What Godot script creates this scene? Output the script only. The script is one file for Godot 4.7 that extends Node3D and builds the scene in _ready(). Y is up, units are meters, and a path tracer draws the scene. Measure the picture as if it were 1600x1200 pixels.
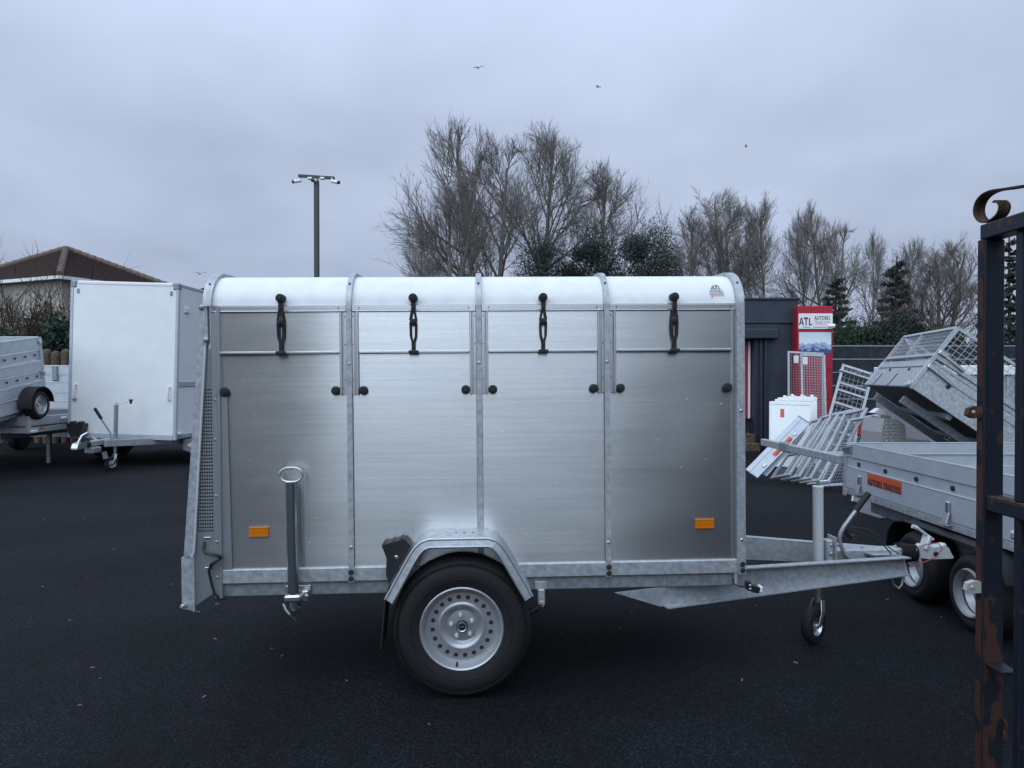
extends Node3D
# Yard with a livestock trailer, built in metres. y up, the camera looks along -z.

const FOCAL := 1150.0      # focal length in pixels of a 1600 x 1200 picture
const EYE := Vector3(0, 1.486, 0)
const PITCH := -0.01043

# ---------------------------------------------------------------- mesh builder
class Mb:
	var v := PackedVector3Array()
	var n := PackedVector3Array()
	var idx := PackedInt32Array()
	func tri(a: Vector3, b: Vector3, c: Vector3, na: Vector3, nb: Vector3, nc: Vector3) -> void:
		var g := (b - a).cross(c - a)
		var k := v.size()
		v.append(a); v.append(b); v.append(c)
		n.append(na); n.append(nb); n.append(nc)
		if g.dot(na + nb + nc) > 0.0:
			idx.append(k); idx.append(k + 2); idx.append(k + 1)
		else:
			idx.append(k); idx.append(k + 1); idx.append(k + 2)
	func quad(a: Vector3, b: Vector3, c: Vector3, d: Vector3, nn: Vector3) -> void:
		tri(a, b, c, nn, nn, nn)
		tri(a, c, d, nn, nn, nn)
	func quad4(a: Vector3, b: Vector3, c: Vector3, d: Vector3, na: Vector3, nb: Vector3, nc: Vector3, nd: Vector3) -> void:
		tri(a, b, c, na, nb, nc)
		tri(a, c, d, na, nc, nd)
	func box(c: Vector3, s: Vector3, bevel := 0.0, bs := Basis()) -> Mb:
		var h := s * 0.5
		var e: float = minf(bevel, minf(h.x, minf(h.y, h.z)) * 0.95)
		for ax in 3:
			for sg in [-1.0, 1.0]:
				var nn := Vector3(); nn[ax] = sg
				var a1 := (ax + 1) % 3
				var a2 := (ax + 2) % 3
				var q := []
				for k in [[-1, -1], [1, -1], [1, 1], [-1, 1]]:
					var p := Vector3()
					p[ax] = sg * h[ax]
					p[a1] = k[0] * (h[a1] - e)
					p[a2] = k[1] * (h[a2] - e)
					q.append(c + bs * p)
				quad(q[0], q[1], q[2], q[3], (bs * nn).normalized())
		if e > 0.0:
			for ax in 3:
				var a1 := (ax + 1) % 3
				var a2 := (ax + 2) % 3
				for s1 in [-1.0, 1.0]:
					for s2 in [-1.0, 1.0]:
						var p := [Vector3(), Vector3(), Vector3(), Vector3()]
						for k in 4:
							p[k][ax] = (h[ax] - e) * (-1.0 if k < 2 else 1.0)
						p[0][a1] = s1 * h[a1]; p[0][a2] = s2 * (h[a2] - e)
						p[1][a1] = s1 * (h[a1] - e); p[1][a2] = s2 * h[a2]
						p[2][a1] = s1 * (h[a1] - e); p[2][a2] = s2 * h[a2]
						p[3][a1] = s1 * h[a1]; p[3][a2] = s2 * (h[a2] - e)
						var nn := Vector3(); nn[a1] = s1; nn[a2] = s2
						quad(c + bs * p[0], c + bs * p[1], c + bs * p[2], c + bs * p[3], (bs * nn).normalized())
			for sx in [-1.0, 1.0]:
				for sy in [-1.0, 1.0]:
					for sz in [-1.0, 1.0]:
						var nn := (bs * Vector3(sx, sy, sz)).normalized()
						tri(c + bs * Vector3(sx * h.x, sy * (h.y - e), sz * (h.z - e)), c + bs * Vector3(sx * (h.x - e), sy * h.y, sz * (h.z - e)), c + bs * Vector3(sx * (h.x - e), sy * (h.y - e), sz * h.z), nn, nn, nn)
		return self
	func span(a: Vector3, b: Vector3, bevel := 0.0) -> Mb:   # box from corner to corner
		return box((a + b) * 0.5, (b - a).abs(), bevel)
	func bar(a: Vector3, b: Vector3, w: float, h: float, up := Vector3.UP, bevel := 0.0) -> Mb:
		var d := (b - a).normalized()
		if absf(d.dot(up)) > 0.98:
			up = Vector3.FORWARD if absf(d.z) < 0.9 else Vector3.RIGHT
		var r := d.cross(up).normalized()
		var u := r.cross(d).normalized()
		return box((a + b) * 0.5, Vector3(w, h, a.distance_to(b)), bevel, Basis(r, u, -d))
	func tube(pts: Array, rad, sides := 10, caps := true) -> Mb:
		var k0 := v.size()
		var u := Vector3.UP
		var m := pts.size()
		for i in m:
			var d: Vector3 = (pts[mini(i + 1, m - 1)] - pts[maxi(i - 1, 0)]).normalized()
			if i == 0:
				u = Vector3.UP if absf(d.y) < 0.9 else Vector3.RIGHT
			u = (u - d * u.dot(d)).normalized()
			var w := d.cross(u)
			var r: float = rad[i] if rad is Array else rad
			for s in sides:
				var a := TAU * s / sides
				var q := u * cos(a) + w * sin(a)
				v.append(pts[i] + q * r)
				n.append(q)
		for i in m - 1:
			for s in sides:
				var a := k0 + i * sides + s
				var b := k0 + i * sides + (s + 1) % sides
				idx.append(a); idx.append(a + sides); idx.append(b)
				idx.append(b); idx.append(a + sides); idx.append(b + sides)
		if caps:
			for e in 2:
				var i0 := 0 if e == 0 else m - 1
				var dd: Vector3 = (pts[0] - pts[1]).normalized() if e == 0 else (pts[m - 1] - pts[m - 2]).normalized()
				for s in range(1, sides - 1):
					tri(v[k0 + i0 * sides], v[k0 + i0 * sides + s], v[k0 + i0 * sides + s + 1], dd, dd, dd)
		return self
	# profile of (radius, distance along local z); smooth round the axis, creased along the profile unless smooth
	func lathe(prof: Array, t: Transform3D, seg := 32, smooth := false, back := false) -> Mb:
		var m := prof.size()
		if back:
			prof = prof.duplicate()
			prof.reverse()
		for i in m - 1:
			var p: Vector2 = prof[i]
			var q: Vector2 = prof[i + 1]
			var d := (q - p).normalized()
			var n0 := Vector2(d.y, -d.x)
			var n1 := n0
			if smooth:
				if i > 0:
					var dp: Vector2 = (q - prof[i - 1]).normalized()
					n0 = Vector2(dp.y, -dp.x)
				if i < m - 2:
					var dq: Vector2 = (prof[i + 2] - p).normalized()
					n1 = Vector2(dq.y, -dq.x)
			for s in seg:
				var c0 := Vector2.from_angle(TAU * s / seg)
				var c1 := Vector2.from_angle(TAU * (s + 1) / seg)
				var f := func(rz: Vector2, c: Vector2) -> Vector3: return Vector3(c.x * rz.x, c.y * rz.x, rz.y)
				var A: Vector3 = t * f.call(p, c0)
				var B: Vector3 = t * f.call(p, c1)
				var C: Vector3 = t * f.call(q, c1)
				var D: Vector3 = t * f.call(q, c0)
				quad4(A, B, C, D, (t.basis * f.call(n0, c0)).normalized(), (t.basis * f.call(n0, c1)).normalized(), (t.basis * f.call(n1, c1)).normalized(), (t.basis * f.call(n1, c0)).normalized())
		return self
	func disc(c: Vector3, axis: Vector3, r: float, h: float, seg := 16, bevel := 0.0) -> Mb:   # short cylinder from c along axis
		var z := axis.normalized()
		var x := z.cross(Vector3.UP if absf(z.y) < 0.9 else Vector3.RIGHT).normalized()
		var t := Transform3D(Basis(x, z.cross(x), z), c)
		if bevel > 0.0:
			return lathe([Vector2(0.0001, 0), Vector2(r, 0), Vector2(r, h - bevel), Vector2(r - bevel, h), Vector2(0.0001, h)], t, seg)
		return lathe([Vector2(0.0001, 0), Vector2(r, 0), Vector2(r, h), Vector2(0.0001, h)], t, seg)
	func prism(poly: Array, depth: float, t := Transform3D()) -> Mb:   # outline in local xy, extruded along local z
		var pv := PackedVector2Array(poly)
		var ti := Geometry2D.triangulate_polygon(pv)
		for k in range(0, ti.size(), 3):
			for e in 2:
				var z := depth * e
				var nn := (t.basis * Vector3(0, 0, signf(depth) * (1.0 if e else -1.0))).normalized()
				tri(t * Vector3(pv[ti[k]].x, pv[ti[k]].y, z), t * Vector3(pv[ti[k + 1]].x, pv[ti[k + 1]].y, z), t * Vector3(pv[ti[k + 2]].x, pv[ti[k + 2]].y, z), nn, nn, nn)
		var area := 0.0
		for i in pv.size():
			area += pv[i].cross(pv[(i + 1) % pv.size()])
		for i in pv.size():
			var a := pv[i]
			var b := pv[(i + 1) % pv.size()]
			var o := Vector2((b - a).y, -(b - a).x).normalized() * signf(area)
			quad(t * Vector3(a.x, a.y, 0), t * Vector3(b.x, b.y, 0), t * Vector3(b.x, b.y, depth), t * Vector3(a.x, a.y, depth), (t.basis * Vector3(o.x, o.y, 0)).normalized())
		return self
	# a bent sheet: open outline in local xy swept along local z, with a thickness
	func sheet(path: Array, z0: float, z1: float, thick: float, t := Transform3D()) -> Mb:
		var m := path.size()
		var nrm := []
		for i in m:
			var d: Vector2 = (path[mini(i + 1, m - 1)] - path[maxi(i - 1, 0)]).normalized()
			nrm.append(Vector2(-d.y, d.x))
		for i in m - 1:
			var a: Vector2 = path[i]
			var b: Vector2 = path[i + 1]
			var na: Vector2 = nrm[i]
			var nb: Vector2 = nrm[i + 1]
			for s in 2:
				var o := thick * (0.5 if s == 0 else -0.5)
				var sg := 1.0 if s == 0 else -1.0
				var p := a + na * o
				var q := b + nb * o
				var n3a := (t.basis * Vector3(na.x, na.y, 0)).normalized() * sg
				var n3b := (t.basis * Vector3(nb.x, nb.y, 0)).normalized() * sg
				quad4(t * Vector3(p.x, p.y, z0), t * Vector3(q.x, q.y, z0), t * Vector3(q.x, q.y, z1), t * Vector3(p.x, p.y, z1), n3a, n3b, n3b, n3a)
			for z in [z0, z1]:
				var nn := (t.basis * Vector3(0, 0, signf(z1 - z0) * (-1.0 if z == z0 else 1.0))).normalized()
				var h := thick * 0.5
				var a0 := a + na * h
				var a1 := a - na * h
				var b0 := b + nb * h
				var b1 := b - nb * h
				quad(t * Vector3(a0.x, a0.y, z), t * Vector3(b0.x, b0.y, z), t * Vector3(b1.x, b1.y, z), t * Vector3(a1.x, a1.y, z), nn)
		for e in 2:
			var i: int = 0 if e == 0 else m - 1
			var d: Vector2 = (path[0] - path[1]).normalized() if e == 0 else (path[m - 1] - path[m - 2]).normalized()
			var p: Vector2 = path[i] + nrm[i] * thick * 0.5
			var q: Vector2 = path[i] - nrm[i] * thick * 0.5
			quad(t * Vector3(p.x, p.y, z0), t * Vector3(q.x, q.y, z0), t * Vector3(q.x, q.y, z1), t * Vector3(p.x, p.y, z1), (t.basis * Vector3(d.x, d.y, 0)).normalized())
		return self
	# a flat ring with round holes, facing local +z
	func holed_ring(r0: float, r1: float, rh: float, count: int, z: float, t: Transform3D) -> Mb:
		var rc := (r0 + r1) * 0.5
		var da := PI / count
		var dr := (r1 - r0) * 0.5
		var nz := t.basis.z.normalized()
		var K := 24
		for c in count:
			var a0 := TAU * c / count
			for k in K:
				var q := []
				for e in 2:
					var f := TAU * (k + e) / K
					var cx := cos(f)
					var cy := sin(f)
					var m := 1.0 / maxf(absf(cx), absf(cy))
					var ang := a0 + cx * m * da
					var rad := rc + cy * m * dr
					q.append(Vector3(cos(ang) * rad, sin(ang) * rad, z))
					var ang2 := a0 + cx * rh / rc
					var rad2 := rc + cy * rh
					q.append(Vector3(cos(ang2) * rad2, sin(ang2) * rad2, z))
				quad(t * q[0], t * q[1], t * q[3], t * q[2], nz)
				var inw: Vector3 = t.basis * (Vector3(cos(a0) * rc, sin(a0) * rc, z) - q[1])
				quad(t * q[1], t * q[3], t * (q[3] - Vector3(0, 0, 0.008)), t * (q[1] - Vector3(0, 0, 0.008)), inw.normalized())
		return self
	func mesh() -> ArrayMesh:
		var uv := PackedVector2Array()
		uv.resize(v.size())
		for i in v.size():
			var p := v[i]
			var q := n[i].abs()
			uv[i] = Vector2(p.x, p.y) if q.z >= q.x and q.z >= q.y else (Vector2(p.z, p.y) if q.x > q.y else Vector2(p.x, p.z))
		var arr := []
		arr.resize(Mesh.ARRAY_MAX)
		arr[Mesh.ARRAY_VERTEX] = v
		arr[Mesh.ARRAY_NORMAL] = n
		arr[Mesh.ARRAY_TEX_UV] = uv
		arr[Mesh.ARRAY_INDEX] = idx
		var m := ArrayMesh.new()
		m.add_surface_from_arrays(Mesh.PRIMITIVE_TRIANGLES, arr)
		return m

var M := {}
var taken := {}
var rng := RandomNumberGenerator.new()
var font: SystemFont

func ray(px: float, py: float) -> Vector3:
	return Basis(Vector3.RIGHT, PITCH) * Vector3((px - 800.0) / FOCAL, -(py - 600.0) / FOCAL, -1.0)
func at(px: float, py: float, depth: float) -> Vector3:
	var r := ray(px, py)
	return EYE + r * (depth / -r.z)

# ---------------------------------------------------------------- nodes
func part(parent: Node, called: String, mb: Mb, m: Material, label := "") -> MeshInstance3D:
	var o := MeshInstance3D.new()
	o.name = called
	o.mesh = mb.mesh()
	o.material_override = m
	if label != "":
		o.set_meta("label", label)
	parent.add_child(o, true)
	return o
func put(parent: Node, called: String, mesh: Mesh, m: Material, t := Transform3D()) -> MeshInstance3D:
	var o := MeshInstance3D.new()
	o.name = called
	o.mesh = mesh
	o.material_override = m
	o.transform = t
	parent.add_child(o, true)
	return o
func group_node(parent: Node, called: String, t := Transform3D()) -> Node3D:
	var o := Node3D.new()
	o.name = called
	o.transform = t
	parent.add_child(o, true)
	return o
func numbered(called: String) -> String:
	taken[called] = taken.get(called, -1) + 1
	return called if taken[called] == 0 else "%s_%03d" % [called, taken[called]]
func thing(called: String, label: String, category: String, t := Transform3D(), grp := "") -> Node3D:
	var o := Node3D.new()
	o.name = numbered(called)
	o.transform = t
	tag(o, label, category, grp)
	add_child(o)
	return o
func tag(o: Node, label: String, category: String, grp := "") -> void:
	o.set_meta("label", label)
	o.set_meta("category", category)
	if grp != "":
		o.set_meta("group", grp)
func structure(called: String, mb: Mb, m: Material, label: String) -> MeshInstance3D:
	var o := part(self, called, mb, m, label)
	o.set_meta("kind", "structure")
	return o
func text(parent: Node, called: String, s: String, cap: float, m: Material, t: Transform3D, squeeze := 1.0, bold := true) -> MeshInstance3D:
	var tm := TextMesh.new()
	tm.text = s
	var f := SystemFont.new()
	f.font_names = PackedStringArray(["Droid Sans"])
	f.font_weight = 700 if bold else 400
	tm.font = f
	tm.font_size = 64
	tm.pixel_size = cap / (64.0 * 0.714)
	tm.depth = 0.001
	tm.curve_step = 1.0
	return put(parent, called, tm, m, t * Transform3D(Basis().scaled(Vector3(squeeze, 1, 1)), Vector3()))

# ---------------------------------------------------------------- materials
func noise_tex(freq: float, kind: int, oct: int, lo: float, hi: float, size := 512, sd := 1, normal := false) -> NoiseTexture2D:
	var f := FastNoiseLite.new()
	f.noise_type = kind
	f.frequency = freq
	f.fractal_octaves = oct
	f.fractal_type = FastNoiseLite.FRACTAL_FBM if oct > 1 else FastNoiseLite.FRACTAL_NONE
	f.cellular_return_type = FastNoiseLite.RETURN_CELL_VALUE
	f.seed = sd
	var t := NoiseTexture2D.new()
	t.noise = f
	t.width = size
	t.height = size
	t.seamless = true
	t.normalize = true
	if normal:
		t.as_normal_map = true
	else:
		var g := Gradient.new()
		g.set_color(0, Color(lo, lo, lo))
		g.set_color(1, Color(hi, hi, hi))
		t.color_ramp = g
	return t
func lin(c: Color) -> Color:
	return c.linear_to_srgb()
func mat(called: String, c: Color, rough := 0.6, metal := 0.0, spec := 0.5) -> StandardMaterial3D:
	var m := StandardMaterial3D.new()
	m.resource_name = called
	m.albedo_color = lin(c)
	m.roughness = rough
	m.metallic = metal
	m.metallic_specular = spec
	M[called] = m
	return m
func tri_map(m: StandardMaterial3D, scale: float, albedo: Texture2D = null, rough: Texture2D = null, bump: Texture2D = null, bump_cm := 0.0) -> void:
	m.uv1_triplanar = true
	m.uv1_scale = Vector3.ONE * scale
	if albedo: m.albedo_texture = albedo
	if rough:
		m.roughness_texture = rough
		m.roughness_texture_channel = BaseMaterial3D.TEXTURE_CHANNEL_RED
	if bump:
		m.heightmap_enabled = true
		m.heightmap_texture = bump
		m.heightmap_scale = bump_cm

func brushed(sd: int) -> ImageTexture:   # rolled sheet: lines along the sheet with faint blotches
	var r := RandomNumberGenerator.new()
	r.seed = sd
	var im := Image.create(256, 512, false, Image.FORMAT_RGB8)
	var f := FastNoiseLite.new()
	f.frequency = 0.012
	f.seed = sd
	for y in 512:
		var line := r.randf_range(0.97, 1.0)
		for x in 256:
			var k := line - 0.02 + 0.03 * f.get_noise_2d(x, y * 6.0) + r.randf_range(-0.02, 0.02)
			im.set_pixel(x, y, Color(k, k, k))
	return ImageTexture.create_from_image(im)
func patchy(sd: int, base: Color, over: Color, freq: float, cut: float, soft: float) -> ImageTexture:   # paint that has flaked to rust
	var f := FastNoiseLite.new()
	f.frequency = freq
	f.seed = sd
	f.fractal_octaves = 4
	var g := FastNoiseLite.new()
	g.frequency = 0.2
	g.seed = sd + 3
	var im := Image.create(256, 256, false, Image.FORMAT_RGB8)
	for y in 256:
		for x in 256:
			var k := smoothstep(cut - soft, cut + soft, f.get_noise_2d(x, y * 0.6))
			var c := base.lerp(over, k) * (1.0 + 0.25 * g.get_noise_2d(x, y))
			im.set_pixel(x, y, lin(c))
	return ImageTexture.create_from_image(im)

func materials() -> void:
	var cell := FastNoiseLite.TYPE_CELLULAR
	var smp := FastNoiseLite.TYPE_SIMPLEX_SMOOTH
	var spangle := noise_tex(0.02, smp, 4, 0.76, 1.0, 512, 4)
	var fine := noise_tex(0.08, smp, 3, 0.8, 1.0, 512, 9)
	var blot := noise_tex(0.012, smp, 5, 0.55, 1.0, 512, 12)
	var grain := noise_tex(0.35, smp, 2, 0.0, 1.0, 512, 15)
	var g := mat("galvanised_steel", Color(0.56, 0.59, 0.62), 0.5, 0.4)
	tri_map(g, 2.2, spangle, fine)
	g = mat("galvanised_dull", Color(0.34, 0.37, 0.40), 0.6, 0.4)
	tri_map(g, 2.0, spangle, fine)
	g = mat("zinc_bright", Color(0.72, 0.75, 0.76), 0.28, 0.9)
	tri_map(g, 3.0, fine, null)
	g = mat("zinc_tube", Color(0.56, 0.60, 0.63), 0.3, 0.65)
	tri_map(g, 3.0, fine, null)
	mat("zinc_polished", Color(0.50, 0.54, 0.57), 0.2, 0.95)
	g = mat("galvanised_bright", Color(0.74, 0.77, 0.78), 0.4, 0.2)
	tri_map(g, 3.0, fine, null)
	g = mat("sheet_aluminium", Color(0.74, 0.745, 0.75), 0.27, 0.97)
	g.anisotropy_enabled = true
	g.anisotropy = -0.95
	g.albedo_texture = brushed(5)
	g.uv1_scale = Vector3(0.35, 1.3, 1)
	g.roughness_texture = noise_tex(0.006, smp, 4, 0.88, 1.0, 512, 33)
	g.roughness_texture_channel = BaseMaterial3D.TEXTURE_CHANNEL_RED
	g = mat("aluminium_profile", Color(0.80, 0.81, 0.82), 0.3, 0.9)
	tri_map(g, 3.0, fine, null)
	g = mat("aluminium_board", Color(0.52, 0.56, 0.61), 0.5, 0.2)
	tri_map(g, 0.8, noise_tex(0.03, smp, 4, 0.93, 1.0, 256, 43), null)
	g = mat("tread_plate", Color(0.5, 0.5, 0.5), 0.45, 0.3)
	tri_map(g, 1.0, fine, null)
	g = mat("white_roof", Color(0.86, 0.87, 0.87), 0.32, 0.0)
	tri_map(g, 0.9, noise_tex(0.02, smp, 5, 0.93, 1.0, 512, 40), null)
	g = mat("white_panel", Color(0.87, 0.88, 0.88), 0.4)
	tri_map(g, 0.35, noise_tex(0.015, smp, 5, 0.97, 1.0, 512, 41), null)
	mat("white_plastic", Color(0.8, 0.8, 0.78), 0.4)
	mat("light_lens", Color(0.75, 0.76, 0.78), 0.15)
	g = mat("black_rubber", Color(0.018, 0.018, 0.02), 0.75)
	g = mat("tyre_rubber", Color(0.011, 0.011, 0.013), 0.75)
	tri_map(g, 5.0, noise_tex(0.03, smp, 4, 0.6, 1.0, 256, 51), null)
	mat("black_plastic", Color(0.015, 0.016, 0.018), 0.45)
	g = mat("dusty_plastic", Color(0.16, 0.16, 0.165), 0.8)
	tri_map(g, 12.0, noise_tex(0.06, cell, 1, 0.2, 1.0, 256, 53), null)
	g = mat("wheel_silver", Color(0.43, 0.44, 0.46), 0.38, 0.6)
	mat("cast_iron", Color(0.11, 0.105, 0.10), 0.8)
	var am := mat("amber_reflector", Color(0.85, 0.24, 0.005), 0.25)
	tri_map(am, 40.0, noise_tex(0.06, cell, 1, 0.75, 1.0, 256, 55), null)
	mat("red_plastic", Color(0.45, 0.03, 0.03), 0.4)
	mat("cable_red", Color(0.4, 0.05, 0.07), 0.5)
	mat("cable_black", Color(0.012, 0.012, 0.014), 0.5)
	mat("grip_black", Color(0.015, 0.015, 0.017), 0.6)
	g = mat("plywood_dark", Color(0.03, 0.028, 0.028), 0.7)
	g = mat("cabin_paint", Color(0.028, 0.04, 0.062), 0.5)
	tri_map(g, 0.5, noise_tex(0.02, smp, 4, 0.8, 1.0, 256, 57), null)
	mat("cabin_trim", Color(0.018, 0.026, 0.042), 0.45)
	mat("sign_red", Color(0.36, 0.012, 0.03), 0.45)
	mat("sign_white", Color(0.8, 0.8, 0.8), 0.4)
	mat("ink_dark", Color(0.02, 0.02, 0.024), 0.6)
	mat("ink_red", Color(0.5, 0.05, 0.05), 0.6)
	mat("sticker_orange", Color(0.62, 0.10, 0.035), 0.5)
	mat("glass_dark", Color(0.02, 0.03, 0.045), 0.08)
	g = mat("fence_board", Color(0.025, 0.034, 0.05), 0.7)
	tri_map(g, 0.8, blot, null)
	g = mat("bare_bark", Color(0.20, 0.185, 0.165), 0.9, 0.0, 0.2)
	g = mat("brown_bark", Color(0.075, 0.06, 0.05), 0.9, 0.0, 0.2)
	for a in [["leaf_dark", Color(0.045, 0.056, 0.05)], ["leaf_green", Color(0.04, 0.065, 0.035)], ["leaf_blue", Color(0.028, 0.055, 0.045)], ["leaf_brown", Color(0.085, 0.07, 0.045)]]:
		g = mat(a[0], a[1], 0.7, 0.0, 0.3)
		g.backlight_enabled = true
		g.backlight = Color(0.12, 0.14, 0.08)
	g = mat("render_wall", Color(0.56, 0.50, 0.43), 0.9)
	tri_map(g, 0.4, noise_tex(0.03, smp, 5, 0.75, 1.0, 512, 60), null)
	g = mat("roof_tile", Color(0.115, 0.068, 0.06), 0.85)
	tri_map(g, 0.6, noise_tex(0.04, smp, 4, 0.55, 1.0, 512, 61), null)
	g = mat("ridge_tile", Color(0.15, 0.105, 0.09), 0.85)
	g = mat("brick_brown", Color(0.17, 0.12, 0.095), 0.9)
	g = mat("log_wood", Color(0.16, 0.11, 0.075), 0.9)
	tri_map(g, 1.5, noise_tex(0.03, smp, 4, 0.5, 1.0, 256, 62), null)
	g = mat("tarmac", Color(0.098, 0.124, 0.178), 0.85, 0.0, 0.3)
	g.uv1_triplanar = true
	g.uv1_scale = Vector3.ONE * 1.1
	var tar := FastNoiseLite.new()
	tar.noise_type = FastNoiseLite.TYPE_CELLULAR
	tar.frequency = 0.11
	tar.seed = 71
	g.albedo_texture = aggregate()
	g.heightmap_enabled = true
	g.heightmap_texture = noise_tex(0.12, cell, 1, 0.0, 1.0, 1024, 72)
	g.heightmap_scale = 0.5
	g.detail_enabled = true
	g.detail_blend_mode = BaseMaterial3D.BLEND_MODE_MUL
	g.detail_uv_layer = BaseMaterial3D.DETAIL_UV_2
	g.uv2_triplanar = true
	g.uv2_scale = Vector3.ONE * 0.09
	g.detail_albedo = noise_tex(0.012, smp, 5, 0.6, 1.0, 512, 73)
	var ru := mat("gate_paint", Color(1, 1, 1), 0.5, 0.0, 0.4)
	tri_map(ru, 1.6, patchy(81, Color(0.010, 0.014, 0.024), Color(0.05, 0.028, 0.02), 0.03, 0.46, 0.12))
	ru = mat("gate_flaked", Color(1, 1, 1), 0.65, 0.0, 0.35)
	tri_map(ru, 2.2, patchy(84, Color(0.012, 0.015, 0.022), Color(0.062, 0.028, 0.022), 0.014, 0.06, 0.05))
	ru = mat("rusty_iron", Color(1, 1, 1), 0.8, 0.0, 0.3)
	tri_map(ru, 3.0, patchy(87, Color(0.05, 0.032, 0.024), Color(0.12, 0.06, 0.035), 0.03, 0.1, 0.2))
	mat("pale_metal", Color(0.5, 0.48, 0.44), 0.6, 0.3)
	mat("gull_grey", Color(0.32, 0.33, 0.35), 0.8)
	mat("dead_leaf", Color(0.24, 0.20, 0.16), 0.9)
	mat("pole_paint", Color(0.035, 0.047, 0.05), 0.5)

func aggregate() -> ImageTexture:   # stones of the wearing course
	var r := RandomNumberGenerator.new()
	r.seed = 7
	var S := 1024
	var im := Image.create(S, S, false, Image.FORMAT_RGB8)
	var f := FastNoiseLite.new()
	f.noise_type = FastNoiseLite.TYPE_CELLULAR
	f.cellular_return_type = FastNoiseLite.RETURN_CELL_VALUE
	f.frequency = 0.12
	f.seed = 8
	for y in S:
		for x in S:
			var c := f.get_noise_2d(x, y) * 0.5 + 0.5
			var k := 0.14 + 0.86 * c * c * c * c + r.randf() * 0.15
			im.set_pixel(x, y, Color(k, k, k))
	return ImageTexture.create_from_image(im)

# ---------------------------------------------------------------- light, sky, camera
func sky_picture() -> ImageTexture:
	var W := 1024
	var H := 512
	var im := Image.create(W, H, false, Image.FORMAT_RGBF)
	var f := FastNoiseLite.new()
	f.frequency = 1.1
	f.fractal_octaves = 5
	f.seed = 21
	for y in H:
		var el := PI * (0.5 - (y + 0.5) / H)
		var s := maxf(sin(el), 0.0)
		var base := 0.395 + 0.14 * s + 0.36 * s * s
		for x in W:
			var az := TAU * (x + 0.5) / W
			var d := Vector3(cos(az) * cos(el), sin(el), sin(az) * cos(el))
			var p := Vector3(d.x, 0, d.z) / (s + 0.22)
			var k := f.get_noise_3d(p.x, p.y, p.z) * 0.6 + f.get_noise_3d(p.x * 0.35 + 40.0, 3.0, p.z * 0.35) * 0.8
			var c := base * (1.0 + 0.36 * k * smoothstep(0.0, 0.12, s))
			var w := clampf(k * 0.5 + 0.5, 0, 1)
			im.set_pixel(x, y, Color(c * lerpf(0.925, 1.01, w), c * lerpf(1.10, 1.175, w), c * lerpf(1.49, 1.53, w)))
	return ImageTexture.create_from_image(im)

func setup() -> void:
	var cam := Camera3D.new()
	cam.name = "camera"
	cam.position = EYE
	cam.rotation.x = PITCH
	cam.fov = rad_to_deg(2.0 * atan(600.0 / FOCAL))
	cam.near = 0.05
	cam.far = 600.0
	cam.current = true
	add_child(cam)
	var env := Environment.new()
	env.background_mode = Environment.BG_SKY
	var sm := PanoramaSkyMaterial.new()
	sm.panorama = sky_picture()
	env.sky = Sky.new()
	env.sky.sky_material = sm
	env.background_energy_multiplier = 0.69
	env.tonemap_mode = Environment.TONE_MAPPER_LINEAR
	env.tonemap_exposure = 1.5
	env.sdfgi_enabled = true
	env.ssao_enabled = true
	env.ssil_enabled = true
	var we := WorldEnvironment.new()
	we.name = "surroundings"
	we.environment = env
	add_child(we)
	var sun := DirectionalLight3D.new()
	sun.name = "sun"
	sun.light_energy = 0.5
	sun.light_color = Color(0.88, 0.95, 1.0)
	sun.light_angular_distance = 85.0
	sun.shadow_enabled = true
	sun.rotation_degrees = Vector3(-42, -24, 0)
	add_child(sun)

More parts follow.
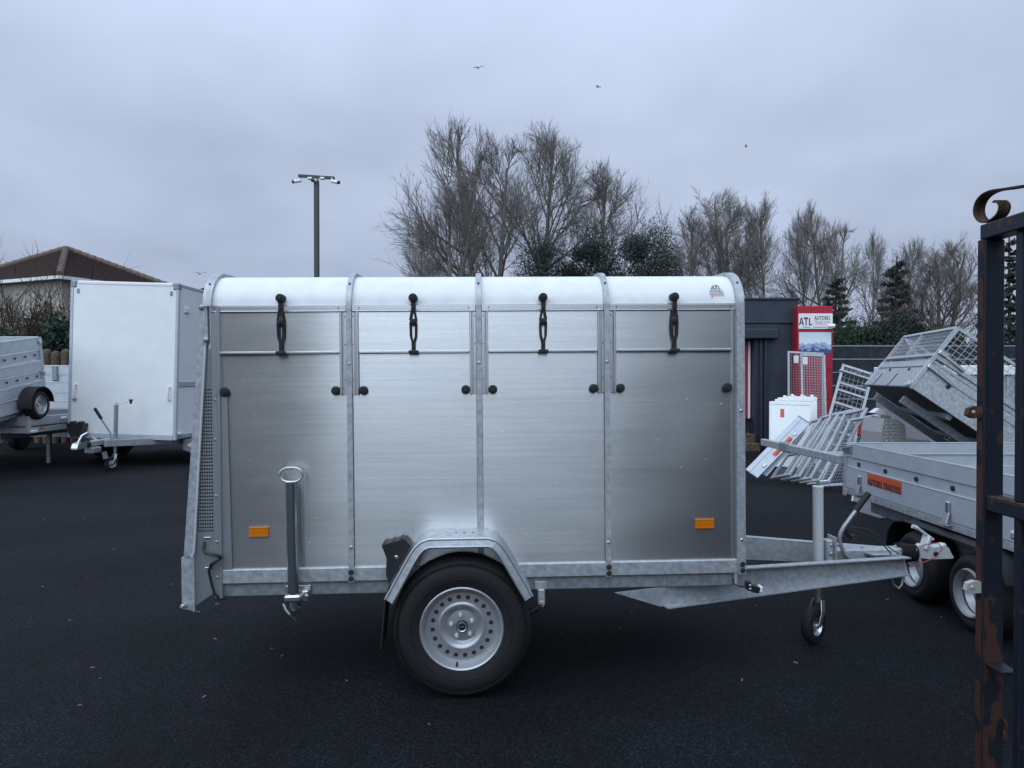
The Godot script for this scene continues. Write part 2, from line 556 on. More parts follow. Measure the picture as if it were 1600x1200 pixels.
# ---------------------------------------------------------------- wheels
# axis along local z, outer face at z = 0; the node is a part, its children are sub-parts
func wheel(parent: Node, t: Transform3D, R: float, rr: float, width: float, holes: int, fancy: bool, dish := 1.0) -> Node3D:
	var w := group_node(parent, "wheel", t)
	var I := Transform3D()
	var D := Transform3D(Basis().scaled(Vector3(1, 1, dish)), Vector3())   # how deep the disc lies in the rim
	var ty := Mb.new()
	var b := 0.024
	ty.lathe([Vector2(rr - 0.008, 0.0), Vector2(rr + 0.004, 0.010), Vector2(lerpf(rr, R, 0.35), 0.020), Vector2(lerpf(rr, R, 0.6), 0.018), Vector2(R - b, 0.004), Vector2(R - 0.010, -0.012), Vector2(R - 0.002, -0.034), Vector2(R, -width * 0.5), Vector2(R - 0.002, -width + 0.03), Vector2(R - b, -width), Vector2(rr, -width), Vector2(rr * 0.3, -width + 0.01)], I, 64, true, true)
	if fancy:   # moulded rings on the sidewall and tread grooves
		for q in [0.30, 0.78, 0.83]:
			var rq := lerpf(rr, R, q)
			ty.lathe([Vector2(rq - 0.002, 0.017 - 0.012 * maxf(0.0, q - 0.6) / 0.25), Vector2(rq, 0.022 - 0.013 * maxf(0.0, q - 0.6) / 0.25), Vector2(rq + 0.002, 0.017 - 0.012 * maxf(0.0, q - 0.6) / 0.25)], I, 64, false, true)
		for k in 72:
			var a := TAU * k / 72
			var bs := Basis(Vector3(0, 0, 1), a)
			ty.box(bs * Vector3(R - 0.0095, 0, -0.022), Vector3(0.010, 0.020, 0.030), 0.002, bs * Basis(Vector3(0, 1, 0), -0.45))
	part(w, "tyre", ty, M.tyre_rubber)
	var rim := Mb.new()
	var h0 := rr * 0.60
	var h1 := rr * 0.81
	rim.lathe([Vector2(rr - 0.002, -0.006), Vector2(rr + 0.003, 0.006), Vector2(rr - 0.004, 0.012), Vector2(rr - 0.010, 0.006), Vector2(rr - 0.016, -0.006), Vector2(rr * 0.90, -0.012), Vector2(rr * 0.865, -0.030), Vector2(h1, -0.032)], D, 56)
	rim.holed_ring(h0, h1, rr * 0.056, holes, -0.032, D)
	rim.lathe([Vector2(h0, -0.032), Vector2(rr * 0.56, -0.024), Vector2(rr * 0.50, -0.024), Vector2(rr * 0.44, -0.036), Vector2(rr * 0.385, -0.050), Vector2(rr * 0.37, -0.046), Vector2(rr * 0.12, -0.044)], D, 48, true)
	part(w, "rim", rim, M.wheel_silver)
	part(w, "brake_drum", Mb.new().disc(Vector3(0, 0, -0.06 * dish - 0.03), Vector3(0, 0, 1), rr * 0.86, 0.035, 32), M.cast_iron)
	if fancy:
		for k in 5:
			var a := TAU * k / 5 + 0.35
			part(w, "wheel_bolt", Mb.new().disc(Vector3(cos(a), sin(a), 0) * rr * 0.265 + Vector3(0, 0, -0.046), Vector3(0, 0, 1), 0.0105, 0.018, 6, 0.003), M.galvanised_bright)
		part(w, "hub_cap", Mb.new().disc(Vector3(0, 0, -0.05), Vector3(0, 0, 1), 0.027, 0.030, 28, 0.004), M.black_plastic)
		var cap := part(w, "cap_ring", Mb.new().lathe([Vector2(0.0175, -0.019), Vector2(0.0205, -0.016), Vector2(0.0225, -0.019)], I, 28, false, true), M.zinc_bright)
		cap.set_meta("label", "thin bright ring on black hub cap")
		part(w, "cap_emblem", Mb.new().bar(Vector3(-0.010, 0.001, -0.0188), Vector3(0.010, 0.002, -0.0188), 0.002, 0.004), M.zinc_bright)
		part(w, "valve", Mb.new().tube([Vector3(-0.04, -0.162, -0.022), Vector3(-0.041, -0.166, 0.002)], 0.005, 8), M.black_rubber)
	else:
		part(w, "hub_cap", Mb.new().disc(Vector3(0, 0, -0.05 * dish), Vector3(0, 0, 1), rr * 0.2, 0.035, 18, 0.005), M.wheel_silver)
	return w

func jockey(parent: Node, foot: Vector3, top: float, turn: float, r: float, tube_r: float, crank_dir: Vector3, tube_mat: Material) -> void:
	part(parent, "jockey_tube", Mb.new().tube([foot + Vector3(0, r * 2 + 0.17, 0), foot + Vector3(0, top, 0)], tube_r, 20).disc(foot + Vector3(0, top, 0), Vector3.UP, tube_r * 1.06, 0.014, 20, 0.004), tube_mat)
	var b := Basis(Vector3.UP, turn)
	var fork := Mb.new()
	fork.tube([foot + Vector3(0, r * 2 + 0.02, 0), foot + Vector3(0, r * 2 + 0.2, 0)], tube_r * 0.78, 14)
	for s in [-1.0, 1.0]:
		fork.bar(foot + b * Vector3(-0.06, r, 0.036 * s), foot + b * Vector3(-0.02, r * 1.7, 0.036 * s), 0.006, 0.035, b * Vector3(1, 0, 0), 0.002)
		fork.bar(foot + b * Vector3(-0.02, r * 1.7, 0.036 * s), foot + b * Vector3(0.0, r * 2.35, 0.024 * s), 0.006, 0.04, b * Vector3(1, 0, 0), 0.002)
	part(parent, "jockey_fork", fork, M.zinc_bright)
	var c := foot + b * Vector3(-0.06, r, 0)
	var w := group_node(parent, "jockey_wheel", Transform3D(b, c))
	part(w, "tyre", Mb.new().lathe([Vector2(r * 0.55, 0.026), Vector2(r * 0.9, 0.027), Vector2(r, 0.014), Vector2(r, -0.014), Vector2(r * 0.9, -0.027), Vector2(r * 0.55, -0.026)], Transform3D(), 32, true, true), M.tyre_rubber)
	part(w, "rim", Mb.new().lathe([Vector2(0.001, 0.030), Vector2(r * 0.15, 0.030), Vector2(r * 0.2, 0.012), Vector2(r * 0.45, 0.008), Vector2(r * 0.57, 0.026)], Transform3D(), 28, false, true).lathe([Vector2(r * 0.57, -0.026), Vector2(r * 0.45, -0.008), Vector2(r * 0.2, -0.012), Vector2(r * 0.15, -0.030), Vector2(0.001, -0.030)], Transform3D(), 28, false, true), M.zinc_bright)
	var tp := foot + Vector3(0, top, 0)
	part(parent, "crank", Mb.new().disc(tp + Vector3(0, 0.014, 0), Vector3.UP, 0.011, 0.03, 12).tube([tp + Vector3(0, 0.036, 0), tp + Vector3(0, 0.036, 0) + crank_dir * 0.055, tp + Vector3(0, 0.05, 0) + crank_dir * 0.075], 0.005, 8), M.zinc_bright)

# ---------------------------------------------------------------- the livestock trailer
# local axes: x forward (right in the picture), y up, z out of its near side; the near side sheet lies at z = 0
const TW := 1.12
const HOOPS := [-1.195, -0.527, 0.097, 0.722, 1.385]

func roof_line(o: float) -> Array:   # (z, y) over the roof, o = distance outside the roof sheet
	var p := []
	for k in 11:
		var a := PI / 2 * k / 10.0
		p.append(Vector2(-0.2 + (0.2 + o) * cos(a), 1.825 + (0.165 + o) * sin(a)))
	p.append(Vector2(-TW * 0.5, 2.005 + o))
	var q := p.duplicate()
	q.reverse()
	for k in range(1, q.size()):
		p.append(Vector2(-TW - q[k].x, q[k].y))
	return p

func livestock_trailer() -> void:
	var b := Basis(Vector3.UP, deg_to_rad(2.66)) * Basis(Vector3(0, 0, 1), deg_to_rad(0.5))
	var t := thing("livestock_trailer", "aluminium sided livestock trailer with white curved roof and rear ramp", "trailer", Transform3D(b, Vector3(-0.2437, 0.004, -3.58)))
	var side := Transform3D(Basis(Vector3(0, 0, -1), Vector3(0, 1, 0), Vector3(1, 0, 0)), Vector3())   # local x -> -z, y -> y, z -> x
	var swap := func(path: Array) -> Array:
		var r := []
		for p in path: r.append(Vector2(-p.x, p.y))
		return r
	# bays
	for i in 4:
		var x0: float = HOOPS[i] + 0.014
		var x1: float = HOOPS[i + 1] - 0.014
		part(t, "side_panel", Mb.new().span(Vector3(x0, 0.556, -0.006), Vector3(x1, 1.612, 0.0), 0.001), M.sheet_aluminium)
		part(t, "side_panel", Mb.new().span(Vector3(x0, 0.556, -TW), Vector3(x1, 1.826, -TW + 0.006), 0.001), M.sheet_aluminium)
		var flap := part(t, "vent_flap", Mb.new().span(Vector3(x0 + 0.03, 1.601, 0.003), Vector3(x1 - 0.03, 1.802, 0.008), 0.001), M.sheet_aluminium)
		part(flap, "flap_lip", Mb.new().span(Vector3(x0 + 0.032, 1.596, 0.004), Vector3(x1 - 0.032, 1.6085, 0.018), 0.003), M.aluminium_profile)
		var tr := part(t, "top_rail", Mb.new().span(Vector3(x0, 1.8035, 0.0), Vector3(x1, 1.8275, 0.012), 0.002).span(Vector3(x0, 1.7965, 0.002), Vector3(x1, 1.8035, 0.017), 0.003).span(Vector3(x0, 1.8275, 0.001), Vector3(x1, 1.8325, 0.008), 0.002), M.aluminium_profile)
		for xr in [x0 + 0.035, x1 - 0.035]:
			part(tr, "rivet", Mb.new().disc(Vector3(xr, 1.816, 0.012), Vector3(0, 0, 1), 0.0035, 0.002, 8), M.black_plastic)
		for s in [0, 1]:
			var e: float = x0 if s == 0 else x1
			var d := 1.0 if s == 0 else -1.0
			var g := part(t, "guide_channel", Mb.new().span(Vector3(e, 1.397, 0.001), Vector3(e + d * 0.013, 1.796, 0.009), 0.001).span(Vector3(e + d * 0.013, 1.397, 0.001), Vector3(e + d * 0.019, 1.796, 0.006), 0.001).span(Vector3(e + d * 0.0195, 1.397, 0.009), Vector3(e + d * 0.031, 1.796, 0.019), 0.003), M.aluminium_profile)
			for yr in [1.775, 1.64, 1.47]:
				part(g, "rivet", Mb.new().disc(Vector3(e + d * 0.0065, yr, 0.009), Vector3(0, 0, 1), 0.003, 0.002, 8), M.black_plastic)
			var bx: float = e + d * (0.052 if i + s > 0 else 0.062)
			var bu := part(t, "rubber_buffer", Mb.new().disc(Vector3(bx, 1.418, 0.0), Vector3(0, 0, 1), 0.0215, 0.024, 24, 0.007), M.black_rubber)
			part(bu, "buffer_screw", Mb.new().disc(Vector3(bx, 1.418, 0.0235), Vector3(0, 0, 1), 0.008, 0.003, 12), M.black_plastic)
		# roof sheet of the bay
		part(t, "roof_panel", Mb.new().sheet(swap.call(roof_line(-0.003)), x0 - 0.013, x1 + 0.013, 0.005, side), M.white_roof)
		# strap
		var kx: float = [-0.848, -0.218, 0.41, 1.055][i]
		var st := group_node(t, "rubber_latch", Transform3D(Basis(), Vector3(kx, 0, 0)))
		part(st, "latch_knob", Mb.new().disc(Vector3(0, 1.862, -0.01), Vector3(0, 0, 1), 0.021, 0.05, 22, 0.006).disc(Vector3(0, 1.862, 0.04), Vector3(0, 0, 1), 0.007, 0.006, 14, 0.002), M.black_rubber)
		var lp := Mb.new()
		lp.bar(Vector3(0, 1.862, 0.026), Vector3(0.002, 1.806, 0.026), 0.021, 0.011, Vector3(0, 0, 1), 0.003)
		for s in [-1.0, 1.0]:
			lp.bar(Vector3(0.003 * s, 1.815, 0.026), Vector3(0.0145 * s, 1.752, 0.026), 0.0105, 0.011, Vector3(0, 0, 1), 0.003)
			lp.bar(Vector3(0.014 * s, 1.744, 0.026), Vector3(0.0115 * s, 1.672, 0.024), 0.0105, 0.011, Vector3(0, 0, 1), 0.003)
			lp.bar(Vector3(0.0115 * s, 1.675, 0.024), Vector3(0.003 * s, 1.648, 0.022), 0.0105, 0.011, Vector3(0, 0, 1), 0.003)
		lp.bar(Vector3(0, 1.658, 0.024), Vector3(0, 1.60, 0.022), 0.018, 0.011, Vector3(0, 0, 1), 0.003)
		part(st, "latch_strap", lp, M.black_rubber)
		part(st, "latch_knob", Mb.new().disc(Vector3(0, 1.745, 0.012), Vector3(0, 0, 1), 0.0165, 0.026, 20, 0.005).disc(Vector3(0, 1.745, 0.038), Vector3(0, 0, 1), 0.006, 0.005, 12, 0.002), M.black_rubber)
		part(st, "latch_handle", Mb.new().box(Vector3(0, 1.600, 0.026), Vector3(0.048, 0.019, 0.017), 0.004), M.black_rubber)
	# hoops
	for i in 5:
		var hx: float = HOOPS[i]
		var end: bool = i == 0 or i == 4
		var wd := 0.026 if not end else 0.040
		var line := []
		if i > 0:
			line.append(Vector2(0.010, 0.492))
		for p in roof_line(0.010): line.append(p)
		line.append(Vector2(-TW - 0.010, 0.492))
		var hp := part(t, "roof_hoop", Mb.new().sheet(swap.call(line), hx - wd * 0.5, hx + wd * 0.5, 0.016, side), M.galvanised_steel)
		if i > 0:
			for yb in [0.545, 0.514]:
				part(hp, "rubber_plug", Mb.new().disc(Vector3(hx, yb, 0.030), Vector3(0, 0, 1), 0.013, 0.005, 18, 0.003), M.black_rubber)
			part(hp, "carriage_bolt", Mb.new().disc(Vector3(hx, 1.548 if i < 4 else 1.30, 0.018), Vector3(0, 0, 1), 0.008, 0.005, 14, 0.003), M.zinc_bright)
			part(hp, "carriage_bolt", Mb.new().disc(Vector3(hx, 0.662, 0.018), Vector3(0, 0, 1), 0.008, 0.005, 14, 0.003), M.zinc_bright)
		part(hp, "rivet", Mb.new().disc(Vector3(hx, 1.935, -0.028), Vector3(0, 0.55, 0.83), 0.0055, 0.006, 10), M.black_plastic)
	# front wall, floor and front corner flange
	part(t, "front_wall", Mb.new().span(Vector3(1.366, 0.5, -TW + 0.01), Vector3(1.372, 1.86, -0.012)), M.sheet_aluminium)
	part(t, "front_cap", Mb.new().prism(swap.call(roof_line(-0.01)), 0.004, Transform3D(side.basis, Vector3(1.376, 0, 0))), M.white_roof)
	part(t, "rear_cap", Mb.new().prism(swap.call(roof_line(-0.01)), 0.004, Transform3D(side.basis, Vector3(-1.19, 0, 0))), M.white_roof)
	part(t, "floor", Mb.new().span(Vector3(-1.15, 0.47, -TW + 0.04), Vector3(1.36, 0.495, -0.04)), M.plywood_dark)
	part(t, "front_post", Mb.new().span(Vector3(1.340, 0.575, 0.0005), Vector3(1.3645, 1.796, 0.006), 0.001), M.aluminium_profile)
	# lower rails
	for z in [0.0, -TW]:
		var o := 1.0 if z == 0.0 else -1.0
		part(t, "floor_rail", Mb.new().span(Vector3(-1.155, 0.4965, z - o * 0.02), Vector3(1.362, 0.565, z + o * 0.014), 0.004), M.galvanised_steel)
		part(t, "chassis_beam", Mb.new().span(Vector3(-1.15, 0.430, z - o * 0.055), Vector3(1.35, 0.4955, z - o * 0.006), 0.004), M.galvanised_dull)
	for xx in [-1.1, -0.5, 0.35, 0.9]:
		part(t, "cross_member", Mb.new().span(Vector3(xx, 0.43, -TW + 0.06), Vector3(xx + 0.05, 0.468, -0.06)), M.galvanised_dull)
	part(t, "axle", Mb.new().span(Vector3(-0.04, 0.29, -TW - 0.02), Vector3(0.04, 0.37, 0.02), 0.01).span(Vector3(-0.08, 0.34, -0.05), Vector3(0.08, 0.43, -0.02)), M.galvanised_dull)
	# wheels and mudguards
	wheel(t, Transform3D(Basis(Vector3(0, 0, 1), 0.1), Vector3(0.006, 0.321, 0.205)), 0.322, 0.193, 0.175, 20, true)
	wheel(t, Transform3D(Basis(Vector3.UP, PI), Vector3(0.006, 0.321, -TW - 0.205)), 0.322, 0.193, 0.175, 20, true)
	for s in 2:
		var mg := mudguard(t)
		if s == 1:
			mg.transform = Transform3D(Basis(Vector3.UP, PI), Vector3(0, 0, -TW))
	# wheel chock on the mudguard's rear, mud flap
	var ch := part(t, "wheel_chock", Mb.new().prism([Vector2(-0.368, 0.690), Vector2(-0.258, 0.716), Vector2(-0.232, 0.685), Vector2(-0.335, 0.505), Vector2(-0.350, 0.55), Vector2(-0.346, 0.63)], 0.085, Transform3D(Basis(), Vector3(0, 0, 0.03))), M.black_plastic)
	part(ch, "tread_face", Mb.new().bar(Vector3(-0.367, 0.6925, 0.073), Vector3(-0.260, 0.718, 0.073), 0.083, 0.004), M.dusty_plastic)
	for q in [Vector2(-0.355, 0.697), Vector2(-0.315, 0.7065), Vector2(-0.278, 0.7155)]:
		part(ch, "tread_rib", Mb.new().box(Vector3(q.x, q.y + 0.003, 0.073), Vector3(0.014, 0.006, 0.08), 0.002), M.dusty_plastic)
	part(ch, "retaining_pin", Mb.new().disc(Vector3(-0.30, 0.635, 0.113), Vector3(0, 0, 1), 0.009, 0.008, 14, 0.003), M.zinc_bright)
	part(t, "mud_flap", Mb.new().box(Vector3(-0.352, 0.36, 0.12), Vector3(0.006, 0.25, 0.19), 0.002, Basis(Vector3(0, 0, 1), -0.1)), M.black_rubber)
	part(t, "damper_bracket", Mb.new().span(Vector3(0.372, 0.365, -0.004), Vector3(0.408, 0.44, 0.024), 0.005).span(Vector3(0.358, 0.435, -0.004), Vector3(0.422, 0.475, 0.006), 0.003).disc(Vector3(0.39, 0.372, 0.024), Vector3(0, 0, 1), 0.016, 0.012, 6, 0.003), M.galvanised_steel)
	part(t, "damper", Mb.new().tube([Vector3(0.39, 0.372, 0.034), Vector3(0.365, 0.352, 0.036)], 0.006, 8).tube([Vector3(0.375, 0.36, 0.036), Vector3(0.25, 0.28, 0.03)], 0.017, 12), M.black_plastic)
	# amber reflectors
	for rx in [-0.968, 1.205]:
		var rf := part(t, "side_reflector", Mb.new().span(Vector3(rx - 0.046, 0.722, 0.0005), Vector3(rx + 0.046, 0.765, 0.009), 0.003), M.amber_reflector, "amber rectangular side reflector")
		part(rf, "reflector_rim", Mb.new().span(Vector3(rx - 0.047, 0.762, 0.0005), Vector3(rx + 0.047, 0.766, 0.0105), 0.001).span(Vector3(rx - 0.047, 0.721, 0.0005), Vector3(rx + 0.047, 0.7235, 0.0105), 0.001), M.amber_reflector)
	var sp := Mb.new()
	var sr := RandomNumberGenerator.new()
	sr.seed = 77
	for k in 26:
		var q := Vector3(sr.randf_range(-1.08, 1.32), sr.randf_range(0.6, 1.56), 0.0012)
		sp.box(q, Vector3(sr.randf_range(0.001, 0.003), sr.randf_range(0.001, 0.004), 0.0012), 0.0, Basis(Vector3(0, 0, 1), sr.randf() * 3.0))
	part(t, "splash_marks", sp, M.white_plastic, "small pale splash specks on the side sheets").set_meta("kind", "stuff")
	prop_stand(t)
	rear_end(t)
	front_end(t)
	roof_sticker(t)

func mudguard(t: Node) -> Node3D:
	var m := group_node(t, "mudguard")
	var top := []
	for p in [Vector2(-0.338, 0.470), Vector2(-0.235, 0.655), Vector2(-0.205, 0.700), Vector2(-0.178, 0.725), Vector2(-0.14, 0.739), Vector2(0.13, 0.739), Vector2(0.168, 0.726), Vector2(0.195, 0.700), Vector2(0.225, 0.655), Vector2(0.330, 0.470)]:
		top.append(p)
	part(m, "guard_sheet", Mb.new().sheet(top, 0.0005, 0.225, 0.004), M.galvanised_steel)
	# rolled edge: bead, face, inner bead
	var pts := []
	var inner := []
	var face := Mb.new()
	for i in top.size():
		var p: Vector2 = top[i]
		var d: Vector2 = (top[mini(i + 1, top.size() - 1)] - top[maxi(i - 1, 0)]).normalized()
		var q := p + Vector2(d.y, -d.x) * 0.034
		pts.append(Vector3(p.x, p.y, 0.226))
		inner.append(Vector3(q.x, q.y, 0.236))
	for i in top.size() - 1:
		var nn: Vector3 = (pts[i + 1] - pts[i]).cross(inner[i] - pts[i]).normalized()
		if nn.z < 0: nn = -nn
		face.quad(pts[i] + Vector3(0, 0, 0.004), pts[i + 1] + Vector3(0, 0, 0.004), inner[i + 1], inner[i], nn)
		face.quad(pts[i] - Vector3(0, 0, 0.002), pts[i + 1] - Vector3(0, 0, 0.002), inner[i + 1] - Vector3(0, 0, 0.006), inner[i] - Vector3(0, 0, 0.006), -nn)
	part(m, "guard_lip", face, M.galvanised_steel)
	part(m, "guard_bead", Mb.new().tube(pts, 0.0075, 10), M.zinc_tube)
	part(m, "guard_bead", Mb.new().tube(inner, 0.006, 10), M.zinc_tube)
	for x in [-0.02, 0.02, 0.06]:
		part(m, "guard_screw", Mb.new().disc(Vector3(x, 0.741, 0.10), Vector3.UP, 0.006, 0.003, 8), M.galvanised_dull)
	return m

func prop_stand(t: Node) -> void:
	var z := 0.062
	var p := group_node(t, "prop_stand", Transform3D(Basis(Vector3(0, 0, 1), 0.012), Vector3()))
	part(p, "stand_tube", Mb.new().tube([Vector3(-0.785, 0.40, z), Vector3(-0.785, 1.0, z)], 0.0285, 28), M.zinc_polished)
	var ring := []
	for k in 29:
		var a := TAU * k / 28.0
		ring.append(Vector3(-0.785 + 0.036 * signf(cos(a)) * pow(absf(cos(a)), 0.7) + 0.018 * cos(a), 1.032 + 0.034 * sin(a), z))
	part(p, "lifting_ring", Mb.new().tube(ring, 0.0055, 10, false), M.zinc_bright)
	var cl := Mb.new()
	cl.span(Vector3(-0.836, 0.418, -0.004), Vector3(-0.716, 0.492, 0.012), 0.003)
	cl.span(Vector3(-0.825, 0.436, 0.012), Vector3(-0.745, 0.468, z + 0.038), 0.008)
	cl.box(Vector3(-0.738, 0.448, 0.03), Vector3(0.035, 0.055, 0.04), 0.006)
	cl.disc(Vector3(-0.728, 0.45, 0.05), Vector3(0, 0, 1), 0.011, 0.012, 6, 0.003)
	part(p, "stand_clamp", cl, M.zinc_bright)
	part(p, "clamp_handle", Mb.new().tube([Vector3(-0.826, 0.432, 0.10), Vector3(-0.815, 0.405, 0.105), Vector3(-0.79, 0.372, 0.105)], 0.007, 10).tube([Vector3(-0.80, 0.41, 0.06), Vector3(-0.785, 0.39, 0.062), Vector3(-0.76, 0.41, 0.06)], 0.02, 12), M.zinc_bright)
	part(p, "handle_grip", Mb.new().tube([Vector3(-0.797, 0.382, 0.105), Vector3(-0.772, 0.352, 0.105)], 0.010, 10), M.grip_black)

func rear_end(t: Node) -> void:
	# corner post of two folded sections
	var post := part(t, "rear_post", Mb.new().span(Vector3(-1.178, 0.428, -0.05), Vector3(-1.152, 1.832, 0.012), 0.003).span(Vector3(-1.1515, 0.428, -0.02), Vector3(-1.138, 1.83, 0.022), 0.004).span(Vector3(-1.1375, 0.56, -0.01), Vector3(-1.123, 1.396, 0.004), 0.002), M.zinc_tube)
	for yb in [1.38, 1.19, 0.92, 0.70, 0.53]:
		part(post, "post_bolt", Mb.new().disc(Vector3(-1.166, yb, 0.012), Vector3(0, 0, 1), 0.006, 0.005, 10, 0.002), M.zinc_bright)
	# folded flank beside the panel that leans out below the guide
	part(t, "corner_flange", Mb.new().prism([Vector2(-1.137, 1.39), Vector2(-1.108, 1.39), Vector2(-1.095, 0.567), Vector2(-1.137, 0.567)], 0.006, Transform3D(Basis(), Vector3(0, 0, 0.0045))), M.zinc_tube)
	part(t, "rear_post", Mb.new().span(Vector3(-1.178, 0.428, -TW - 0.01), Vector3(-1.13, 1.832, -TW + 0.05), 0.003), M.zinc_tube)
	# upper hinge plate
	var up := part(t, "hinge_plate", Mb.new().prism([Vector2(-1.232, 1.835), Vector2(-1.196, 1.835), Vector2(-1.194, 1.66), Vector2(-1.206, 1.628), Vector2(-1.236, 1.628)], 0.03, Transform3D(Basis(), Vector3(0, 0, -0.018))), M.galvanised_steel)
	for q in [Vector2(-1.222, 1.82), Vector2(-1.202, 1.665)]:
		part(up, "hinge_bolt", Mb.new().disc(Vector3(q.x, q.y, 0.012), Vector3(0, 0, 1), 0.011, 0.016, 14, 0.004), M.zinc_bright)
	# perforated side gusset between post and ramp
	var gm := Mb.new()
	var gz := Transform3D(Basis(), Vector3(0, 0, -0.004))
	var xl := func(y: float) -> float: return lerpf(-1.288, -1.222, (y - 0.64) / 0.985)   # rear edge, under the ramp channel
	gm.prism([Vector2(xl.call(1.44), 1.44), Vector2(-1.222, 1.625), Vector2(-1.179, 1.625), Vector2(-1.179, 1.44)], 0.005, gz)
	gm.prism([Vector2(-1.288, 0.64), Vector2(xl.call(0.74), 0.74), Vector2(-1.179, 0.74), Vector2(-1.179, 0.46), Vector2(-1.268, 0.395)], 0.005, gz)
	var y := 1.44
	while y > 0.745:   # bridges between the slots
		gm.span(Vector3(xl.call(y), y - 0.008, -0.003), Vector3(-1.179, y, 0.0008))
		y -= 0.0165
	var cx := -1.1815
	while cx > -1.28:
		var yt := minf(1.44, 0.64 + 0.985 * (cx + 1.288) / 0.066)
		if yt > 0.75:
			gm.span(Vector3(cx - 0.0022, 0.741, -0.0035), Vector3(cx + 0.0022, yt, 0.0004))
		cx -= 0.0112
	part(t, "gusset_plate", gm, M.zinc_tube)
	# the ramp: leaning board with side channel
	part(t, "ramp_board", Mb.new().box(Vector3(-1.262, 1.12, -TW * 0.5), Vector3(0.03, 1.0, TW - 0.02), 0.003, Basis(Vector3(0, 0, 1), -0.063)), M.galvanised_steel)
	var chn := part(t, "ramp_channel", Mb.new().prism([Vector2(-1.318, 0.632), Vector2(-1.272, 0.632), Vector2(-1.203, 1.632), Vector2(-1.238, 1.632)], 0.04, Transform3D(Basis(), Vector3(0, 0, -0.02))), M.galvanised_steel)
	part(chn, "channel_edge", Mb.new().tube([Vector3(-1.280, 0.628, 0.018), Vector3(-1.268, 0.66, 0.021), Vector3(-1.2045, 1.612, 0.021), Vector3(-1.206, 1.634, 0.018)], 0.0055, 10), M.galvanised_bright)
	part(t, "ramp_foot", Mb.new().prism([Vector2(-1.330, 0.628), Vector2(-1.276, 0.628), Vector2(-1.270, 0.372), Vector2(-1.330, 0.385)], 0.03, Transform3D(Basis(), Vector3(0, 0, -0.012))).span(Vector3(-1.276, 0.372, -0.005), Vector3(-1.268, 0.63, 0.024)), M.galvanised_steel)
	part(t, "hinge_pin", Mb.new().disc(Vector3(-1.312, 0.40, 0.018), Vector3(-0.2, 0.15, 1), 0.010, 0.035, 12, 0.003), M.zinc_bright)
	part(t, "ramp_shelf", Mb.new().prism([Vector2(-1.262, 0.40), Vector2(-1.18, 0.45), Vector2(-1.18, 0.46), Vector2(-1.262, 0.41)], -0.2, Transform3D(Basis(), Vector3(0, 0, -0.005))), M.galvanised_steel)
	var hd := []
	for k in 13:
		var a := deg_to_rad(60) + deg_to_rad(240) * k / 12.0
		hd.append(Vector3(-1.243 + 0.030 * cos(a), 1.602 + 0.026 * sin(a), -0.10))
	part(t, "grab_handle", Mb.new().tube(hd, 0.005, 8), M.zinc_tube)
	part(t, "light_cable", Mb.new().tube([Vector3(-1.225, 0.70, 0.006), Vector3(-1.228, 0.665, 0.02), Vector3(-1.21, 0.648, 0.03), Vector3(-1.15, 0.645, 0.04), Vector3(-1.132, 0.637, 0.045), Vector3(-1.145, 0.622, 0.045), Vector3(-1.185, 0.60, 0.035), Vector3(-1.20, 0.565, 0.025), Vector3(-1.19, 0.51, 0.022), Vector3(-1.175, 0.455, 0.022), Vector3(-1.15, 0.425, 0.02), Vector3(-1.13, 0.428, 0.0)], 0.006, 8), M.cable_black)
	part(t, "light_cable", Mb.new().tube([Vector3(-1.222, 0.65, 0.022), Vector3(-1.16, 0.640, 0.05), Vector3(-1.128, 0.630, 0.05), Vector3(-1.165, 0.607, 0.045), Vector3(-1.195, 0.57, 0.03)], 0.0045, 8), M.cable_black)
	for q in [Vector2(-1.212, 0.72), Vector2(-1.208, 0.575)]:
		part(t, "cable_clip", Mb.new().box(Vector3(q.x, q.y, 0.006), Vector3(0.034, 0.006, 0.008), 0.002), M.zinc_bright)

